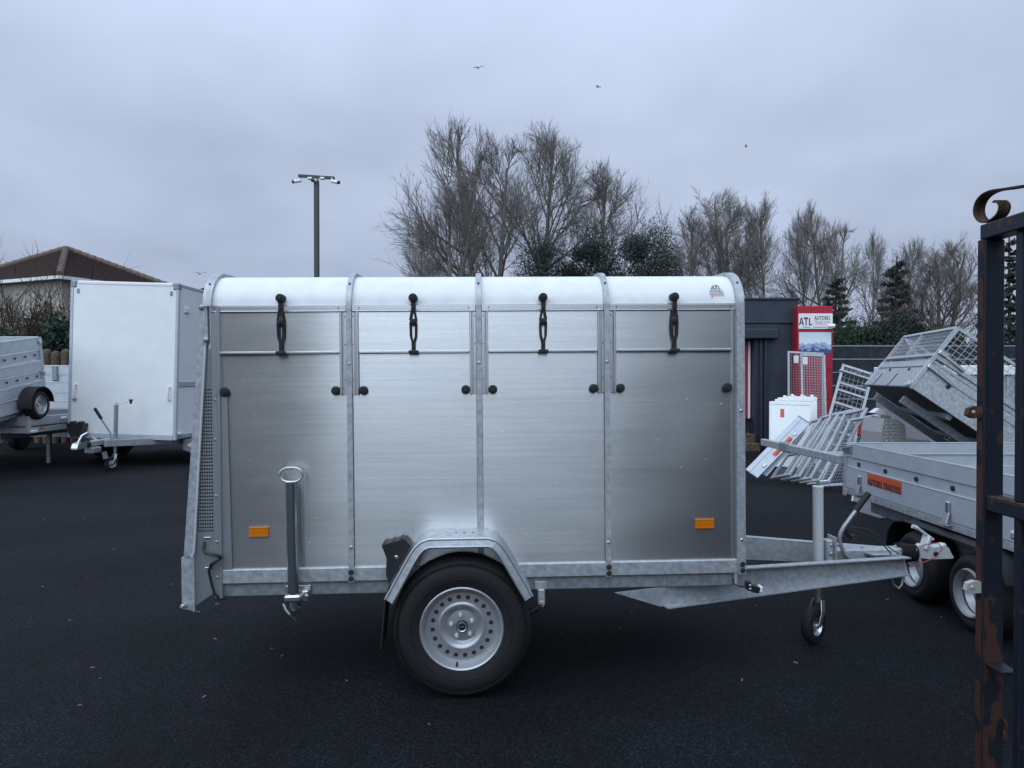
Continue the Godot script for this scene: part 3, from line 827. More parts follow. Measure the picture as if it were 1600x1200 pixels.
func front_end(t: Node) -> void:
	# A-frame
	for s in 2:
		var zf := func(z: float) -> float: return z if s == 0 else -TW - z
		var lie := Vector3(1.0, 0, zf.call(-0.02))
		var tip := Vector3(2.495, 0, zf.call(-0.465))
		var d := (tip - lie).normalized()
		var L := lie.distance_to(tip)
		var fr := Transform3D(Basis(d, Vector3.UP, d.cross(Vector3.UP)), lie)
		var arm := Mb.new()
		arm.prism([Vector2(-0.02, 0.333), Vector2(L, 0.348), Vector2(L, 0.437), Vector2(0.4, 0.486), Vector2(0.33, 0.487), Vector2(0.32, 0.428), Vector2(-0.27, 0.428)], 0.006, fr)
		arm.bar(fr * Vector3(0.36, 0.489, -0.018 if s == 1 else 0.022), fr * Vector3(L, 0.440, -0.018 if s == 1 else 0.022), 0.05, 0.006)
		arm.bar(fr * Vector3(0.0, 0.333, -0.018 if s == 1 else 0.022), fr * Vector3(L, 0.346, -0.018 if s == 1 else 0.022), 0.05, 0.006)
		part(t, "drawbar_arm", arm, M.galvanised_steel)
	# coupling beam and plates
	part(t, "coupling_beam", Mb.new().span(Vector3(2.06, 0.392, -0.605), Vector3(2.530, 0.470, -0.525), 0.008), M.galvanised_steel)
	for x in [2.13, 2.3, 2.5]:
		part(t, "beam_bolt", Mb.new().disc(Vector3(x, 0.470, -0.56), Vector3.UP, 0.009, 0.012, 6, 0.002), M.zinc_bright)
	part(t, "tie_plate", Mb.new().prism([Vector2(2.235, 0.72), Vector2(2.315, 0.45), Vector2(2.475, 0.46), Vector2(2.505, 0.50), Vector2(2.505, 0.64), Vector2(2.375, 0.68)], 0.008, Transform3D(Basis(Vector3(1, 0, 0), Vector3(0, 0, -1), Vector3(0, 1, 0)), Vector3(0, 0.445, 0))), M.zinc_bright)
	part(t, "jockey_clamp", Mb.new().span(Vector3(2.035, 0.36, -0.50), Vector3(2.075, 0.545, -0.44), 0.006).span(Vector3(2.075, 0.38, -0.52), Vector3(2.083, 0.565, -0.42), 0.002), M.galvanised_steel)
	for yb in [0.42, 0.47, 0.52]:
		part(t, "clamp_bolt", Mb.new().disc(Vector3(2.06, yb, -0.44), Vector3(0, 0, 1), 0.008, 0.01, 6, 0.002), M.zinc_bright)
	# handbrake
	part(t, "handbrake_lever", Mb.new().tube([Vector3(2.215, 0.40, -0.50), Vector3(2.165, 0.455, -0.50), Vector3(2.145, 0.50, -0.50), Vector3(2.137, 0.54, -0.50), Vector3(2.145, 0.575, -0.50), Vector3(2.165, 0.61, -0.50), Vector3(2.285, 0.765, -0.50)], 0.0115, 12), M.zinc_tube)
	part(t, "handbrake_grip", Mb.new().tube([Vector3(2.232, 0.698, -0.50), Vector3(2.238, 0.706, -0.50), Vector3(2.303, 0.790, -0.50), Vector3(2.309, 0.798, -0.50)], [0.014, 0.0175, 0.0185, 0.014], 14), M.grip_black)
	# bellows and head
	var bx := Transform3D(Basis(Vector3(0, 0, 1), Vector3(0, 1, 0), Vector3(-1, 0, 0)).inverse(), Vector3(2.515, 0.436, -0.565))
	var bp := []
	for k in 13:
		bp.append(Vector2((0.061 if k % 2 == 0 else 0.040) - 0.0010 * k, 0.0085 * k))
	bx = Transform3D(Basis(Vector3(0, 0, -1), Vector3(0, 1, 0), Vector3(1, 0, 0)), Vector3(2.515, 0.436, -0.565))
	part(t, "rubber_bellows", Mb.new().lathe(bp, bx, 24), M.black_rubber)
	var hd := group_node(t, "coupling_head")
	part(hd, "head_body", Mb.new().prism([Vector2(2.610, 0.415), Vector2(2.610, 0.462), Vector2(2.655, 0.485), Vector2(2.715, 0.468), Vector2(2.755, 0.478), Vector2(2.800, 0.468), Vector2(2.817, 0.43), Vector2(2.830, 0.412), Vector2(2.825, 0.404), Vector2(2.695, 0.402)], 0.062, Transform3D(Basis(), Vector3(0, 0, -0.596))).disc(Vector3(2.775, 0.47, -0.565), Vector3.UP, 0.027, 0.018, 16, 0.008), M.galvanised_bright)
	part(hd, "head_lever", Mb.new().bar(Vector3(2.655, 0.455, -0.545), Vector3(2.690, 0.535, -0.56), 0.05, 0.03, Vector3.UP, 0.006).bar(Vector3(2.720, 0.510, -0.555), Vector3(2.620, 0.585, -0.56), 0.03, 0.014, Vector3.UP, 0.005).tube([Vector3(2.627, 0.58, -0.56), Vector3(2.600, 0.59, -0.56)], 0.012, 10), M.galvanised_bright)
	part(hd, "head_bolt", Mb.new().disc(Vector3(2.720, 0.435, -0.534), Vector3(0, 0, 1), 0.013, 0.012, 14, 0.003), M.black_plastic)
	part(t, "breakaway_cable", Mb.new().tube([Vector3(2.610, 0.475, -0.53), Vector3(2.655, 0.50, -0.50), Vector3(2.715, 0.505, -0.50), Vector3(2.740, 0.47, -0.50), Vector3(2.705, 0.425, -0.50), Vector3(2.645, 0.395, -0.51), Vector3(2.555, 0.365, -0.52)], 0.003, 6), M.cable_red)
	part(t, "wiring_cable", Mb.new().tube([Vector3(2.205, 0.60, -0.52), Vector3(2.285, 0.595, -0.5), Vector3(2.355, 0.56, -0.49), Vector3(2.385, 0.50, -0.48), Vector3(2.425, 0.45, -0.47), Vector3(2.495, 0.425, -0.48), Vector3(2.555, 0.37, -0.52)], 0.004, 7).tube([Vector3(2.195, 0.59, -0.52), Vector3(2.285, 0.565, -0.5), Vector3(2.375, 0.52, -0.49), Vector3(2.455, 0.46, -0.47), Vector3(2.515, 0.43, -0.49)], 0.003, 7), M.cable_black)
	part(t, "plug_holder", Mb.new().tube([Vector3(2.190, 0.60, -0.56), Vector3(2.215, 0.55, -0.56), Vector3(2.235, 0.52, -0.56)], 0.014, 10).disc(Vector3(2.245, 0.53, -0.56), Vector3(0, 0.2, 1), 0.02, 0.03, 14, 0.004), M.black_plastic)
	part(t, "tow_hanger", Mb.new().tube([Vector3(2.395, 0.347, -0.44), Vector3(2.415, 0.29, -0.44), Vector3(2.445, 0.265, -0.44), Vector3(2.465, 0.285, -0.44), Vector3(2.480, 0.35, -0.44)], 0.007, 8), M.zinc_bright)
	# jockey wheel
	jockey(t, Vector3(1.99, -0.0175, -0.45), 0.855, deg_to_rad(38), 0.098, 0.0285, Vector3(0.96, 0.12, 0.1), M.galvanised_bright)
	# front marker lamp
	var mk := part(t, "marker_lamp", Mb.new().prism([Vector2(1.405, 0.455), Vector2(1.405, 0.418), Vector2(1.44, 0.405), Vector2(1.462, 0.402), Vector2(1.470, 0.43), Vector2(1.43, 0.44), Vector2(1.418, 0.462)], 0.04, Transform3D(Basis(), Vector3(0, 0, 0.0))), M.black_plastic)
	part(mk, "lamp_lens", Mb.new().box(Vector3(1.4745, 0.420, 0.022), Vector3(0.018, 0.034, 0.044), 0.006), M.light_lens)
	part(mk, "lamp_bolt", Mb.new().disc(Vector3(1.418, 0.442, 0.04), Vector3(0, 0, 1), 0.007, 0.005, 8, 0.002), M.zinc_bright)
	part(mk, "lamp_bolt", Mb.new().disc(Vector3(1.418, 0.424, 0.04), Vector3(0, 0, 1), 0.007, 0.005, 8, 0.002), M.zinc_bright)
	part(t, "lamp_cable", Mb.new().tube([Vector3(1.41, 0.43, 0.02), Vector3(1.37, 0.434, 0.02), Vector3(1.345, 0.445, 0.012), Vector3(1.345, 0.47, 0.005)], 0.004, 7), M.cable_black)
	part(t, "rail_end_plate", Mb.new().span(Vector3(1.349, 0.44, 0.004), Vector3(1.364, 0.566, 0.017), 0.002), M.galvanised_steel)

func roof_sticker(t: Node) -> void:
	var lean := Basis(Vector3.RIGHT, -0.40)
	var o := group_node(t, "dealer_sticker", Transform3D(lean, Vector3(1.275, 1.885, -0.0085)))
	text(o, "sticker_lettering", "ATL", 0.019, M.ink_dark, Transform3D(Basis(), Vector3(-0.002, 0.026, 0.004)), 1.1)
	part(o, "letter_bar", Mb.new().box(Vector3(-0.002, 0.037, 0.0055), Vector3(0.022, 0.004, 0.001)), M.ink_red)
	text(o, "sticker_lettering", "AUTOBIL", 0.012, M.ink_dark, Transform3D(Basis(), Vector3(0, 0.006, 0.0025)), 1.05, false)
	text(o, "sticker_lettering", "TRAILERS", 0.012, M.ink_red, Transform3D(Basis(), Vector3(0, -0.010, 0.0015)), 1.05, false)
	part(o, "phone_mark", Mb.new().disc(Vector3(-0.026, -0.0245, 0.001), Vector3(0, 0, 1), 0.003, 0.001, 10), M.ink_dark)

# ---------------------------------------------------------------- vegetation
class Wood:
	var v := PackedVector3Array()
	var n := PackedVector3Array()
	var idx := PackedInt32Array()
	var r := RandomNumberGenerator.new()
	func limb(p: Vector3, d: Vector3, len: float, rad: float, segs: int, sides: int, lift: float, wob: float) -> Array:
		var out := []
		var u := d.cross(Vector3(0.31, 0.2, 0.93)).normalized()
		var k0 := v.size()
		for i in segs + 1:
			var w := d.cross(u).normalized()
			u = w.cross(d).normalized()
			var rr := rad * (1.0 - 0.75 * i / segs)
			for s in sides:
				var a := TAU * s / sides
				var q := u * cos(a) + w * sin(a)
				v.append(p + q * rr)
				n.append(q)
			out.append([p, d])
			p += d * (len / segs)
			d = (d + Vector3(r.randf_range(-wob, wob), r.randf_range(-wob, wob) + lift, r.randf_range(-wob, wob))).normalized()
		for i in segs:
			for s in sides:
				var a := k0 + i * sides + s
				var b := k0 + i * sides + (s + 1) % sides
				idx.append(a); idx.append(a + sides); idx.append(b)
				idx.append(b); idx.append(a + sides); idx.append(b + sides)
		return out
	func side_dir(d: Vector3, ang: float) -> Vector3:
		var x := d.cross(Vector3(r.randf_range(-1, 1), r.randf_range(-1, 1), r.randf_range(-1, 1))).normalized()
		return (d * cos(ang) + x * sin(ang)).normalized()
	func point(path: Array, f: float) -> Array:
		var k := f * (path.size() - 1)
		var i := mini(int(k), path.size() - 2)
		var a: Vector3 = path[i][0]
		var b: Vector3 = path[i + 1][0]
		return [a.lerp(b, k - i), path[i + 1][1]]
	func fit(h: float, w: float) -> void:
		var lo := Vector3.ONE * 1e9
		var hi := -lo
		for p in v:
			lo = lo.min(p); hi = hi.max(p)
		var sx := w / maxf(0.01, maxf(hi.x, -lo.x))
		var sz := w / maxf(0.01, maxf(hi.z, -lo.z))
		var sy := h / hi.y
		for i in v.size():
			v[i] = Vector3(v[i].x * sx, v[i].y * sy, v[i].z * sz)
	func mesh() -> ArrayMesh:
		var arr := []
		arr.resize(Mesh.ARRAY_MAX)
		arr[Mesh.ARRAY_VERTEX] = v
		arr[Mesh.ARRAY_NORMAL] = n
		arr[Mesh.ARRAY_INDEX] = idx
		var m := ArrayMesh.new()
		m.add_surface_from_arrays(Mesh.PRIMITIVE_TRIANGLES, arr)
		return m

func bare_tree(sd: int, h: float, w: float, fork: float, tw: float) -> Array:   # [trunk mesh, crown mesh]
	var a := Wood.new()
	a.r.seed = sd
	var c := Wood.new()
	c.r.seed = sd + 1
	var r := c.r
	var trunks := []
	var stems := 1 if fork <= 0.0 else 2
	for s in stems:
		var d := Vector3(r.randf_range(-0.08, 0.08), 1, r.randf_range(-0.08, 0.08))
		if stems == 2:
			d = Vector3(-fork if s == 0 else fork, 1, r.randf_range(-0.1, 0.1))
		trunks.append(a.limb(Vector3(), d.normalized(), h * (0.86 if s == 0 else 0.78), h * 0.017, 10, 7, 0.03, 0.045))
	for tr in trunks:
		var nl: int = 19 if stems == 1 else 13
		for i in nl:
			var f := lerpf(0.38, 0.97, (i + r.randf()) / nl)
			var p: Array = a.point(tr, f)
			var l1 := h * (0.36 - 0.27 * (f - 0.38) / 0.6) * r.randf_range(0.8, 1.15)
			var limb1: Array = a.limb(p[0], a.side_dir(p[1], r.randf_range(0.75, 1.15) - 0.35 * f), l1, h * 0.0078 * (1.25 - f), 6, 5, 0.055, 0.09)
			for j in 9:
				var f2 := lerpf(0.2, 1.0, (j + r.randf()) / 9.0)
				var p2: Array = c.point(limb1, f2)
				var l2 := l1 * (0.55 - 0.28 * f2) * r.randf_range(0.75, 1.25) + h * 0.02
				var b2: Array = c.limb(p2[0], c.side_dir(p2[1], r.randf_range(0.4, 0.9)), l2, h * 0.0021 * tw, 4, 3, 0.06, 0.11)
				for k in 8:
					var f3 := lerpf(0.15, 1.0, (k + r.randf()) / 8.0)
					var p3: Array = c.point(b2, f3)
					var l3 := l2 * 0.42 * r.randf_range(0.6, 1.3) + h * 0.012
					var b3: Array = c.limb(p3[0], c.side_dir(p3[1], r.randf_range(0.25, 0.7)), l3, h * 0.00075 * tw, 2, 3, 0.09, 0.13)
					for m in 4:
						var p4: Array = c.point(b3, r.randf_range(0.3, 1.0))
						c.limb(p4[0], c.side_dir(p4[1], r.randf_range(0.25, 0.6)), l3 * r.randf_range(0.35, 0.8), h * 0.0005 * tw, 1, 3, 0.1, 0.1)
	# both meshes share one scale; stray twigs may reach past the half width
	var xs := PackedFloat32Array()
	var ys := PackedFloat32Array()
	for i in range(0, c.v.size(), 7):
		xs.append(Vector2(c.v[i].x, c.v[i].z).length())
		ys.append(c.v[i].y)
	xs.sort()
	ys.sort()
	var kw := w / xs[int(xs.size() * 0.80)]
	var sc := Vector3(kw, h / ys[int(ys.size() * 0.997)], kw)
	for q in [a, c]:
		for i in q.v.size():
			q.v[i] = q.v[i] * sc
	return [a.mesh(), c.mesh()]

var tree_kinds := []
func plant_tree(kind: int, pos: Vector3, sc: Vector3, turn: float, label: String, grp: String) -> void:
	var t := thing("bare_tree", label, "tree", Transform3D(Basis(Vector3.UP, turn).scaled(sc), pos), grp)
	put(t, "trunk", tree_kinds[kind][0], M.bare_bark)
	var c := put(t, "crown", tree_kinds[kind][1], M.bare_bark)
	c.set_meta("label", "bare winter twigs")

# leaves spread over lumps; lumps = [centre, radius] list
func leaves(lumps: Array, count: int, size: float, sd: int, droop := 0.0) -> ArrayMesh:
	var r := RandomNumberGenerator.new()
	r.seed = sd
	var vol := 0.0
	for l in lumps: vol += l[1].x * l[1].y
	var v := PackedVector3Array()
	var n := PackedVector3Array()
	for l in lumps:
		var c: Vector3 = l[0]
		var rad: Vector3 = l[1]
		for k in int(count * rad.x * rad.y / vol):
			var d := Vector3(r.randfn(), r.randfn(), r.randfn()).normalized()
			var p := c + d * rad * (pow(r.randf(), 0.4) * r.randf_range(0.85, 1.12))
			if p.y < 0.02: continue
			var ax := Vector3(r.randfn(), r.randfn() - droop, r.randfn()).normalized()
			var bx := ax.cross(Vector3(r.randfn(), r.randfn(), r.randfn())).normalized()
			var s := size * r.randf_range(0.5, 1.3)
			var nn := (ax.cross(bx) + d * 0.6).normalized()
			if nn.dot(d) < 0: nn = -nn
			var a := p + ax * s
			var b := p + bx * s * 0.38
			var e := p - bx * s * 0.38
			var f := p - ax * s * 0.8
			for tri in [[a, b, e], [f, e, b]]:
				var g: Vector3 = (tri[1] - tri[0]).cross(tri[2] - tri[0])
				v.append(tri[0])
				if g.dot(nn) > 0:
					v.append(tri[2]); v.append(tri[1])
				else:
					v.append(tri[1]); v.append(tri[2])
				n.append(nn); n.append(nn); n.append(nn)
	var arr := []
	arr.resize(Mesh.ARRAY_MAX)
	arr[Mesh.ARRAY_VERTEX] = v
	arr[Mesh.ARRAY_NORMAL] = n
	var m := ArrayMesh.new()
	m.add_surface_from_arrays(Mesh.PRIMITIVE_TRIANGLES, arr)
	return m

func lumpy(w: float, h: float, d: float, count: int, sd: int) -> Array:
	var r := RandomNumberGenerator.new()
	r.seed = sd
	var out := [[Vector3(0, h * 0.45, 0), Vector3(w * 0.85, h * 0.5, d * 0.8)]]
	for i in count:
		var a := TAU * r.randf()
		var y := h * r.randf_range(0.15, 0.86)
		var k := sqrt(maxf(0.1, 1.0 - pow((y / h - 0.4) / 0.62, 2.0)))
		out.append([Vector3(cos(a) * w * 0.72 * k, y, sin(a) * d * 0.72 * k), Vector3.ONE * w * r.randf_range(0.2, 0.36)])
	return out

func shrub(called: String, label: String, cat: String, pos: Vector3, w: float, h: float, count: int, size: float, m: String, sd: int, grp := "") -> Node3D:
	var t := thing(called, label, cat, Transform3D(Basis(), pos), grp)
	put(t, "foliage", leaves(lumpy(w, h, w * 0.8, 11, sd), count, size, sd), M[m])
	part(t, "stem", Mb.new().tube([Vector3(0, 0, 0), Vector3(0.05, h * 0.3, 0), Vector3(0, h * 0.6, 0.05)], [0.09, 0.06, 0.03], 7), M.brown_bark)
	return t

func twiggy(called: String, label: String, pos: Vector3, w: float, h: float, sd: int, stems: int, m: String, leaf_count := 0, leaf_mat := "") -> void:   # bare bush of many shoots
	var t := thing(called, label, "bush", Transform3D(Basis(), pos))
	var a := Wood.new()
	a.r.seed = sd
	var r := a.r
	for i in stems:
		var p := Vector3(r.randf_range(-w, w) * 0.6, 0, r.randf_range(-0.5, 0.5))
		var d := Vector3(r.randf_range(-0.4, 0.4), 1, r.randf_range(-0.3, 0.3)).normalized()
		var l := h * r.randf_range(0.55, 1.0)
		var s: Array = a.limb(p, d, l, 0.022, 5, 4, 0.02, 0.11)
		for j in 9:
			var q: Array = a.point(s, r.randf_range(0.2, 1.0))
			var l2 := l * r.randf_range(0.15, 0.4)
			var b: Array = a.limb(q[0], a.side_dir(q[1], r.randf_range(0.3, 0.9)), l2, 0.010, 3, 3, 0.03, 0.15)
			for k in 5:
				var q2: Array = a.point(b, r.randf_range(0.2, 1.0))
				a.limb(q2[0], a.side_dir(q2[1], r.randf_range(0.3, 0.9)), l2 * r.randf_range(0.25, 0.6), 0.006, 2, 3, 0.03, 0.15)
	put(t, "branches", a.mesh(), M[m])
	if leaf_count > 0:
		put(t, "foliage", leaves(lumpy(w, h * 0.85, 0.9, 12, sd + 2), leaf_count, 0.09, sd + 3), M[leaf_mat])

func conifer(label: String, pos: Vector3, h: float, w: float, sd: int, grp := "") -> void:
	var t := thing("conifer", label, "tree", Transform3D(Basis(), pos), grp)
	var a := Wood.new()
	a.r.seed = sd
	var r := a.r
	var tr: Array = a.limb(Vector3(), Vector3.UP, h, h * 0.014, 8, 6, 0.0, 0.02)
	var lumps := []
	for i in 46:
		var f := lerpf(0.12, 0.97, i / 46.0)
		var p: Array = a.point(tr, f)
		var ang := i * 2.4 + r.randf_range(-0.4, 0.4)
		var l := w * (1.05 - f) * r.randf_range(0.7, 1.15) + 0.12
		var d := Vector3(cos(ang), r.randf_range(-0.05, 0.25), sin(ang)).normalized()
		var b: Array = a.limb(p[0], d, l, h * 0.003, 3, 3, 0.04, 0.06)
		for k in 4:
			var q: Array = a.point(b, 0.3 + 0.23 * k)
			lumps.append([q[0], Vector3(0.16, 0.07, 0.16) * (0.8 + 0.6 * (1.0 - f))])
	put(t, "trunk", a.mesh(), M.brown_bark)
	put(t, "needles", leaves(lumps, 5200, 0.11, sd + 5, 0.4), M.leaf_dark)

func vegetation() -> void:
	tree_kinds.append(bare_tree(101, 12.2, 2.3, 0.13, 1.0))
	tree_kinds.append(bare_tree(202, 12.0, 1.9, 0.0, 1.0))
	tree_kinds.append(bare_tree(303, 10.0, 1.8, 0.0, 1.05))
	tree_kinds.append(bare_tree(404, 10.0, 1.9, 0.10, 1.05))
	tree_kinds.append(bare_tree(505, 10.0, 1.6, 0.0, 1.05))
	var spots := [   # kind, px of the trunk, px of the top, half width px, depth, label
		[0, 768, 183, 80, 30.0, "tallest bare tree with forked trunk behind the white trailer roof"],
		[1, 846, 181, 66, 30.6, "tall bare tree with one straight trunk beside the forked tree"],
		[2, 950, 255, 62, 30.0, "bare tree of middle height above the dark evergreen bushes"],
		[3, 708, 268, 46, 29.0, "low bare tree leaning out of the forked tree's shade"],
		[4, 650, 335, 34, 31.0, "smallest bare tree standing between the camera pole and the tall trees"],
		[2, 1085, 325, 36, 34.0, "narrow bare tree next to the last dark evergreen bush"],
		[3, 1142, 299, 42, 34.5, "broad bare tree behind the front end of the livestock trailer"],
		[4, 1202, 305, 38, 34.0, "bare tree rising over the dark cabin roof"],
		[1, 1248, 316, 26, 35.0, "slim bare tree rising above the red sign tower"],
		[0, 1303, 328, 46, 34.5, "round crowned bare tree right of the red sign tower"],
		[4, 1362, 360, 24, 35.5, "thin bare tree between the round crown and the conifer"],
		[2, 1420, 374, 34, 36.0, "bare tree behind the spiky conifer"],
		[3, 1474, 379, 42, 36.0, "bare tree next to the black gate post"]]
	var k := 0
	for s in spots:
		var base := at(s[1], 600, s[4])
		var top := at(s[1], s[2], s[4]).y
		var half: float = s[3] / FOCAL * s[4] * (1.12 if k < 5 else 1.3)
		var kh: float = [12.2, 12.0, 10.0, 10.0, 10.0][s[0]]
		var kw: float = [2.3, 1.9, 1.8, 1.9, 1.6][s[0]]
		plant_tree(s[0], Vector3(base.x, 0, base.z), Vector3(half / kw, top / kh, half / kw), (0.0 if k < 3 else k * 1.3), s[5], "bare trees beyond the yard")
		k += 1
	# dark evergreens behind the roof
	k = 0
	for s in [[850, 345, 62, 24.0, "round dark evergreen bush under the tall straight tree"], [935, 338, 56, 24.5, "dark evergreen bush between two other evergreens"], [1022, 330, 58, 24.0, "loose dark evergreen bush at the end of the row"]]:
		var b := at(s[0], 600, s[3])
		shrub("evergreen_bush", s[4], "bush", Vector3(b.x, 0, b.z), s[2] / FOCAL * s[3] * 1.12, at(s[0], s[1], s[3]).y, 70000, 0.044, "leaf_dark", 601 + k, "evergreens behind the trailer")
		k += 1
	conifer("spiky young conifer with open branches by the yard fence", Vector3(at(1395, 600, 26).x, 0, -26), 5.7, 1.15, 701, "conifers by the fence")
	conifer("dark conifer showing between the gate post and bar", Vector3(at(1578, 600, 24).x, 0, -24), 6.1, 1.3, 702, "conifers by the fence")
	conifer("bushy conifer in front of the round bare tree", Vector3(at(1303, 600, 27).x, 0, -27), 5.2, 1.2, 703, "conifers by the fence")
	# undergrowth on the right
	k = 0
	for s in [[1188, 470, 34, 25.0, "leaf_green", "ivy green shrub behind the cabin roof"], [1335, 490, 44, 24.0, "leaf_green", "green shrub filling the gap beside the red sign tower"], [1400, 478, 50, 23.5, "leaf_dark", "dark shrub below the spiky conifer"], [1465, 500, 46, 24.0, "leaf_brown", "brownish shrub behind the mesh cage"], [1570, 486, 60, 24.0, "leaf_dark", "dark shrub behind the gate bars"]]:
		var b := at(s[0], 600, s[3])
		shrub("yard_shrub", s[5], "bush", Vector3(b.x, 0, b.z), s[2] / FOCAL * s[3] * 1.15, at(s[0], s[1], s[3]).y, 30000, 0.055, s[4], 801 + k, "shrubs behind the fence")
		k += 1
	twiggy("bramble_bush", "bare brown bramble tangle between conifer and cage", Vector3(at(1440, 600, 25).x, 0, -25), 2.2, 4.6, 811, 60, "brown_bark")
	twiggy("bramble_bush", "bare brown bramble tangle behind the red sign tower", Vector3(at(1320, 600, 25.5).x, 0, -25.5), 1.8, 4.4, 812, 46, "brown_bark")
	# left: bushes in front of the house
	twiggy("garden_bush", "straggly garden bush with a few leaves against the house wall", Vector3(at(72, 600, 20).x, 0, -20), 0.85, 4.35, 821, 34, "brown_bark", 7000, "leaf_brown")
	twiggy("garden_bush", "bare brown thicket behind the silver trailer", Vector3(at(10, 600, 19).x, 0, -19), 1.7, 3.3, 822, 90, "brown_bark", 4000, "leaf_brown")
	shrub("laurel_bush", "blue green laurel bush next to the white box trailer", "bush", Vector3(at(92, 600, 18.2).x, 0, -18.2), 0.62, 3.15, 12000, 0.075, "leaf_blue", 823)
	shrub("garden_shrub", "dull green low shrub at the house corner", "bush", Vector3(at(8, 600, 18).x, 0, -18), 0.9, 2.9, 9000, 0.075, "leaf_green", 824)

# ---------------------------------------------------------------- buildings and fixtures
func house() -> void:
	var c := at(97, 433, 30.0)   # near corner at the eaves
	var t := thing("house", "rendered house with brown hipped tile roof behind the bushes", "house", Transform3D(Basis(Vector3.UP, deg_to_rad(-24)), Vector3(c.x, 0, c.z)))
	var H := c.y
	# local: the near corner at the origin, walls run along -x and along -z
	var Wx := 7.0
	var Wz := 5.2
	part(t, "wall", Mb.new().span(Vector3(-Wx, 0, -0.3), Vector3(0, H, 0)), M.render_wall)
	part(t, "wall", Mb.new().span(Vector3(-0.3, 0, -Wz), Vector3(0, H, -0.3)), M.render_wall)
	part(t, "wall", Mb.new().span(Vector3(-Wx, 0, -Wz), Vector3(-Wx + 0.3, H, -0.3)), M.render_wall)
	part(t, "wall", Mb.new().span(Vector3(-Wx + 0.3, 0, -Wz), Vector3(-0.3, H, -Wz + 0.3)), M.render_wall)
	var e := 0.35
	var ap := Vector3(-Wx * 0.5, H + 1.77, -Wz * 0.5)
	var corners := [Vector3(e, H, e), Vector3(-Wx - e, H, e), Vector3(-Wx - e, H, -Wz - e), Vector3(e, H, -Wz - e)]
	var roof := group_node(t, "roof")
	for k in 4:
		var a: Vector3 = corners[k]
		var b: Vector3 = corners[(k + 1) % 4]
		var nn := (b - a).cross(ap - a).normalized()
		if nn.y < 0: nn = -nn
		var rows := 24
		for i in rows:   # courses of tiles, each overlapping the one below
			var f0 := float(i) / rows
			var f1 := float(i + 1) / rows
			var m := Mb.new()
			var p0 := a.lerp(ap, f0) + nn * 0.05
			var p1 := b.lerp(ap, f0) + nn * 0.05
			var q0 := a.lerp(ap, f1) + nn * 0.01
			var q1 := b.lerp(ap, f1) + nn * 0.01
			m.quad(p0, p1, q1, q0, nn)
			m.quad(p0, p1, p1 - nn * 0.05, p0 - nn * 0.05, ((a + b) * 0.5 - ap).normalized())
			part(roof, "tile_course", m, M.roof_tile)
		var hip := Mb.new()
		for i in 16:
			var h0 := a.lerp(ap, i / 16.0) + Vector3(0, 0.06, 0)
			var h1 := a.lerp(ap, (i + 1.06) / 16.0) + Vector3(0, 0.05, 0)
			hip.tube([h0, h1], [0.15, 0.13], 8)
		part(roof, "hip_ridge", hip, M.ridge_tile)
	for k in 4:
		part(t, "gutter", Mb.new().bar(corners[k] + Vector3(0, -0.06, 0), corners[(k + 1) % 4] + Vector3(0, -0.06, 0), 0.13, 0.13), M.white_plastic)
	part(t, "soffit", Mb.new().span(Vector3(-Wx - e, H - 0.05, -Wz - e), Vector3(e, H - 0.02, e)), M.white_plastic)
	# neighbour's roof just above the box trailer
	var p := at(330, 448, 40.0)
	var n := thing("house", "neighbouring house of which a roof corner shows above the box trailer", "house", Transform3D(Basis(Vector3.UP, 0.3), Vector3(p.x + 1.2, 0, p.z - 2.0)))
	part(n, "wall", Mb.new().span(Vector3(-3, 0, -3), Vector3(3, p.y - 0.7, 3)), M.render_wall)
	part(n, "roof", Mb.new().prism([Vector2(-3.3, p.y - 0.7), Vector2(3.3, p.y - 0.7), Vector2(0, p.y + 0.35)], 6.6, Transform3D(Basis(), Vector3(0, 0, -3.3))), M.roof_tile)

func log_fence() -> void:
	var a := at(60, 600, 16.4)
	var f := thing("log_fence", "low fence of round brown logs behind the parked trailers", "fence", Transform3D(Basis(), Vector3(a.x, 0, a.z)))
	for i in 16:
		var x := -2.2 + i * 0.2
		var h := 2.06 + rng.randf_range(-0.04, 0.04)
		part(f, "log", Mb.new().lathe([Vector2(0.097, 0), Vector2(0.097, h - 0.08), Vector2(0.08, h - 0.02), Vector2(0.04, h + 0.01), Vector2(0.001, h + 0.015)], Transform3D(Basis(Vector3.RIGHT, -PI / 2), Vector3(x, 0, rng.randf_range(-0.03, 0.03))), 12), M.log_wood)

